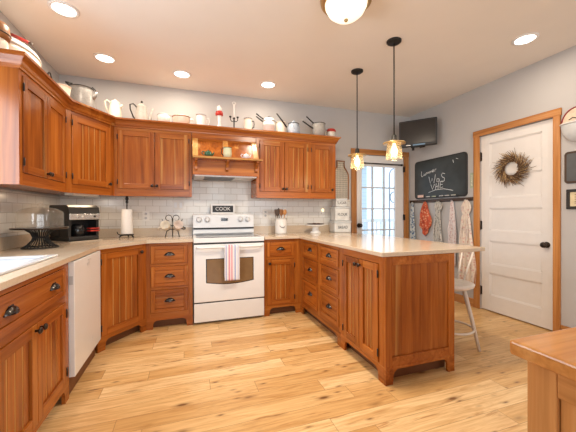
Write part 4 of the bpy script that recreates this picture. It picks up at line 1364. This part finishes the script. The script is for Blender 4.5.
# ------------------------------------------------------------------ right wall
# television
tvx, tvy = (2.92+3.238)/2, (3.585+3.204)/2
ta = math.atan2(-.381, .318)
o = thing('television', 'small black television on a wall bracket in the back right corner', 'television', (tvx, tvy, 2.112), ta)
tw_ = .248
MB().box(-tw_, tw_, 0, .05, 0, .375).build('housing', black_plastic, o, bevel=.01)
MB().box(-tw_+.022, tw_-.022, -.002, .001, .045, .352).build('screen', tv_screen, o)
MB().box(-.10, .10, .05, .085, .08, .27).build('rear_cover', black_plastic, o, bevel=.01)
MB().box(-.06, .1, -.0015, .001, .012, .03).build('blue_reflection', plain('blue_grey_reflection', (.16, .3, .46), .4), o)  # blue reflection along the lower bezel, painted as a strip
MB().box(-.15, -.09, -.0015, .001, .016, .026).build('badge', chrome, o)
br_ = Matrix.Rotation(-ta, 4, 'Z') @ Matrix.Translation((-tvx, -tvy, -2.112))
p1 = br_ @ Vector((XR-.012, 3.62, 2.25))
MB().tube([(0, .085, .12), ((p1.x)*.45, .085+(p1.y-.085)*.55, .115), tuple(p1)], .016, 8).build('bracket_arm', black_iron, o)
m = MB(); m.T = br_
m.box(XR-.012, XR, 3.57, 3.67, 2.16, 2.34).build('wall_plate', black_iron, o)
MB().lathe([(.018, -.05), (.018, -.005)], (-.06, .03, 0), 12).box(-.09, .06, .015, .045, -.012, -.001).build('lower_bracket', black_iron, o)

# frame for things on the right wall: local x = toward the camera side (viewer's right), y out of room, z up
def on_right(name, label, cat, y, z, group=None):
    return thing(name, label, cat, (XR, y, z), R(-90), group)
# chalkboard Y 3.762 .. 2.855, z 1.39..1.95 (tilted a little)
o = on_right('chalkboard', 'large rounded black chalkboard with chalk writing on the right wall', 'chalkboard', 3.31, 1.668)
def rrect(w_, h_, r, n=6):
    p = []
    for cx_, cz_, a0 in ((w_/2-r, h_/2-r, 0), (-w_/2+r, h_/2-r, 90), (-w_/2+r, -h_/2+r, 180), (w_/2-r, -h_/2+r, 270)):
        for i in range(n+1):
            a = R(a0+90*i/n)
            p.append((cx_+r*math.cos(a), cz_+r*math.sin(a)))
    return p
bw, bh = .91, .57
MB().prism(rrect(bw, bh, .05), 1, -.022, 0).build('frame', black_plastic, o, bevel=.003)
MB().prism(rrect(bw-.03, bh-.03, .04), 1, -.024, -.021).build('slate', slate_m, o)
MB().box(-bw/2+.10, bw/2-.10, -.055, -.022, -bh/2+.006, -bh/2+.016).build('chalk_ledge', black_plastic, o)
strokes = [
 # Lummer
 [(-.31, .125), (-.315, .06), (-.30, .045), (-.27, .062)], [(-.26, .085), (-.255, .06), (-.235, .062), (-.23, .09), (-.228, .066)],
 [(-.22, .068), (-.215, .095), (-.2, .098), (-.197, .075), (-.185, .1), (-.172, .1), (-.168, .078)], [(-.16, .08), (-.152, .105), (-.138, .108), (-.134, .084), (-.12, .11), (-.108, .11), (-.105, .088)],
 [(-.098, .1), (-.075, .108), (-.082, .125), (-.1, .115), (-.095, .092), (-.07, .095)], [(-.058, .095), (-.052, .122), (-.03, .128)],
 # WaS
 [(-.165, .03), (-.14, -.07), (-.105, .0), (-.07, -.07), (-.045, .05)], [(.02, -.02), (-.015, -.01), (-.02, -.055), (.01, -.06), (.022, -.015), (.028, -.06)],
 [(.12, .04), (.08, .055), (.06, .03), (.075, .0), (.11, -.015), (.11, -.055), (.075, -.068), (.05, -.055)],
 # VHE
 [(-.13, -.085), (-.1, -.16), (-.06, -.085)], [(-.03, -.08), (-.045, -.165)], [(.015, -.07), (.0, -.16)], [(-.035, -.125), (.012, -.115)],
 [(.09, -.055), (.045, -.06), (.035, -.15), (.085, -.14)], [(.04, -.105), (.08, -.1)],
 # underline
 [(-.17, -.20), (-.05, -.17), (.1, -.165), (.22, -.19), (.25, -.2)],
 # faint mark top right
 [(.25, .21), (.26, .17)], [(.30, .22), (.33, .21)]]
m = MB()
for s in strokes:
    m.tube([(x, -.0242, z) for x, z in s], .0042, 6)
for i in range(len(m.v)):
    x, y, z = m.v[i]
    m.v[i] = (x, -.0240+(y+.0242)*.3, z)
m.build('chalk_writing', chalk_m, o)
o = on_right('board_eraser', 'pale block eraser on the chalkboard ledge', 'eraser', 3.31+.31, 1.668-bh/2+.0165)
MB().box(-.05, .05, -.054, -.03, 0, .04).build('block', plain('pinkish_felt', (.72, .5, .42), .8), o, bevel=.003)
for i, (dx, col) in enumerate(((-.17, (.75, .74, .7)), (-.06, (.7, .72, .5)), (.07, (.76, .74, .72)), (.17, (.8, .79, .77)), (.27, (.72, .7, .6)))):
    o = on_right('chalk_stick', 'stick of chalk lying on the chalkboard ledge', 'chalk', 3.31-dx, 1.668-bh/2+.0165, 'chalk sticks on the ledge')
    MB().tube([(-.035, -.04, .007), (.035, -.042, .007)], .006, 8).build('stick', plain('chalk_%d' % i, col, .9), o)
# hook rail
o = on_right('hook_rail', 'dark wooden rail with hooks under the chalkboard', 'coat rail', 3.33, 1.345)
MB().box(-.55, .55, -.02, 0, -.022, .022).build('rail', dark_wood, o, bevel=.004)
AP = [(3.80, .13, .95, 'b'), (3.55, .23, .52, 'r'), (3.31, .17, .80, 'g'), (3.06, .14, .85, 'p'), (2.86, .25, 1.05, 'f')]
for y, *_ in AP:
    x = 3.33-y
    MB().tube([(x, -.02, -.005), (x, -.045, -.012), (x, -.052, -.002), (x, -.05, .012)], .0045, 6).build('hook', black_iron, o)
amat = {'b': cloth_mat('blue_dotted_cotton', (.62, .64, .62), (.10, .17, .28), 30, .62),
        'r': cloth_mat('red_printed_cotton', (.55, .10, .045), (.72, .36, .2), 30, .5, (.36, .06, .03)),
        'g': cloth_mat('grey_checked_cotton', (.55, .52, .47), (.30, .29, .27), 40, .55),
        'p': cloth_mat('pale_pink_sprigged_cotton', (.75, .68, .66), (.60, .40, .40), 38, .5),
        'f': cloth_mat('cream_floral_cotton', (.78, .68, .58), (.66, .40, .34), 26, .45, (.62, .52, .47))}
alabel = {'b': 'blue dotted white apron hanging at the left end of the rail', 'r': 'short red and orange printed cloth hanging second on the rail',
          'g': 'grey checked apron hanging in the middle of the rail', 'p': 'narrow white apron with pink sprigs, fourth on the rail',
          'f': 'wide cream apron with red flowers hanging beside the oak casing'}
def apron(y, wid, length, key, z0):
    o = on_right('apron', alabel[key], 'apron', y, 1.335, 'aprons on the hook rail')
    rnd = random.Random(key)
    ph = rnd.random()*6
    folds = 3.0 if wid < .14 else 4.0
    m = MB()
    def fn(u, v):
        t = v**.6
        half_ = .012+(wid/2-.012)*min(1, t*1.15)
        if key in 'gf' and v < .18:
            half_ = .02+.045*math.sin(PI*v/.18)+.02*v/.18
        x = (2*u-1)*half_ + .012*math.sin(v*7+ph)
        dep = -.034-.014*math.cos(2*PI*folds*u+ph+v*2)*(.3+.7*t) - .006*math.sin(v*9+ph)
        z = -length*v + (.02*math.cos(2*PI*u*2+ph) if v > .9 else 0)
        if key == 'r':
            z = -length*v*(1-.38*abs(2*u-1)**1.3)
        return (x, dep, z)
    m.grid(fn, 28, 40)
    ob = m.build('cloth', amat[key], o, solid=.003)
    if key in 'gpf':
        q = MB()
        for s in (-1, 1):
            q.tube([(s*.02, -.05, -.25), (s*.05, -.055, -.38), (s*.03, -.056, -.55), (s*.045, -.05, -.66)], .006, 6)
        q.build('apron_strings', amat[key], o)
    lp = MB(); lp.tube([(-.012, -.045, -.006), (0, -.05, .006), (.012, -.045, -.006)], .004, 6); lp.build('neck_loop', amat[key], o)
for a in AP:
    apron(*a, 1.33)
# small green card
o = on_right('bookmark_card', 'narrow green card pinned between the chalkboard and the oak casing', 'card', 2.80, 1.575)
MB().box(-.022, .022, -.004, 0, -.095, .095).build('card', plain('sage_card', (.38, .46, .33), .7, var=.2), o)
MB().box(-.012, .012, -.005, -.004, -.07, .07).build('print', plain('pale_print', (.6, .62, .5), .7, var=.3, scale=60), o)

# wreath on the door
o = on_right('twig_wreath', 'twig wreath hanging on the white panel door', 'wreath', 2.313, 1.655)
rw_ = random.Random(3)
ma, mb_ = MB(), MB()
for i in range(330):
    a = rw_.random()*2*PI
    r0 = .07+rw_.random()*.055
    ln = .06+rw_.random()*.07
    da = a+R(30+rw_.random()*45)
    y_ = -.035+rw_.random()*.045
    p0 = Vector((r0*math.cos(a), y_, r0*math.sin(a)))
    d0 = Vector((math.cos(da), -.25+rw_.random()*.5, math.sin(da)))*ln
    p2 = p0+d0
    p2.y = min(p2.y, .008)
    mm = p0.lerp(p2, .5)+Vector((rw_.uniform(-.008, .008), 0, rw_.uniform(-.008, .008)))
    mm.y = min(mm.y, .008)
    (ma if rw_.random() < .6 else mb_).tube([tuple(p0), tuple(mm), tuple(p2)], [.0032, .0026, .0014], 4)
for k_ in range(5):
    ph = k_*1.3
    ma.tube([((.095+.018*math.sin(5*t*2*PI/40+ph))*math.cos(t*2*PI/40), -.012+.014*math.cos(5*t*2*PI/40+ph), (.095+.018*math.sin(5*t*2*PI/40+ph))*math.sin(t*2*PI/40)) for t in range(40)], .004, 5, closed=True)
for i in range(130):
    a = rw_.random()*2*PI
    r0 = .085+rw_.random()*.08
    c = Vector((r0*math.cos(a), -.03+rw_.random()*.03, r0*math.sin(a)))
    mb_.lathe([(.001, -.006), (.006, 0), (.001, .006)], tuple(c), 6)
ma.build('dark_twigs', twig_m, o)
mb_.build('pale_buds', twig_pale, o)

# right edge: enamel wall holder, slate, framed print
o = on_right('enamel_wall_pocket', 'white enamel wall dish with a red edged arched back', 'wall dish', 1.735, 2.005)
arch_ = [(.115*math.cos(R(a)), .135*math.sin(R(a))) for a in range(0, 181, 10)]
MB().prism(arch_, 1, -.008, 0).build('arched_back', plain('peach_enamel', (.72, .56, .42), .35, var=.2, scale=25), o)
MB().tube([(x*1.0, -.008, z) for x, z in arch_] , .006, 8, closed=True).build('red_edge', plain('dark_red_edge', (.28, .02, .02), .4), o)
MB().tube([(-.06, -.0085, .03), (-.03, -.0085, .045), (-.005, -.0085, .035)], .004, 6).tube([(.02, -.0085, .05), (.05, -.0085, .06), (.07, -.0085, .045)], .004, 6).build('painted_sprig', black_iron, o)
pk = MB()
pk.grid(lambda u, v: (.118*math.cos(PI*u)*math.cos(PI/2*v*.96), -.004-.07*math.sin(PI*u)*math.cos(PI/2*v*.96), -.012-.17*math.sin(PI/2*v*.96)), 24, 10)
pk.build('half_bowl', plain('grey_white_enamel', (.62, .64, .65), .3), o, solid=.004)
MB().tube([(.121*math.cos(R(a)), -.004-.073*math.sin(R(a)), -.010) for a in range(0, 181, 10)], .008, 8).build('white_rim', white_ceramic, o)
o = on_right('school_slate', 'small wood framed slate on the right wall above the framed print', 'slate', 1.665, 1.590)
MB().prism(rrect(.325, .295, .03), 1, -.014, 0).build('frame', dark_wood, o, bevel=.003)
MB().prism(rrect(.285, .255, .015), 1, -.0155, -.0135).build('slate_face', slate_grey, o)
o = on_right('framed_print', 'small black framed print on the right wall under the slate', 'picture', 1.665, 1.295)
m = MB()
m.box(-.146, .146, -.018, 0, -.092, -.066).box(-.146, .146, -.018, 0, .066, .092).box(-.146, -.12, -.018, 0, -.066, .066).box(.12, .146, -.018, 0, -.066, .066)
m.build('frame', black_plastic, o, bevel=.003)
pr_ = MB().box(-.12, .12, -.008, 0, -.066, .066).build('print', cream_paper, o)
m = MB()
for i in range(6):
    m.box(-.085, .08-.03*(i % 2), -.0088, -.008, .04-.016*i, .046-.016*i)
m.build('script_lines', plain('brown_ink', (.3, .2, .1), .8), pr_)
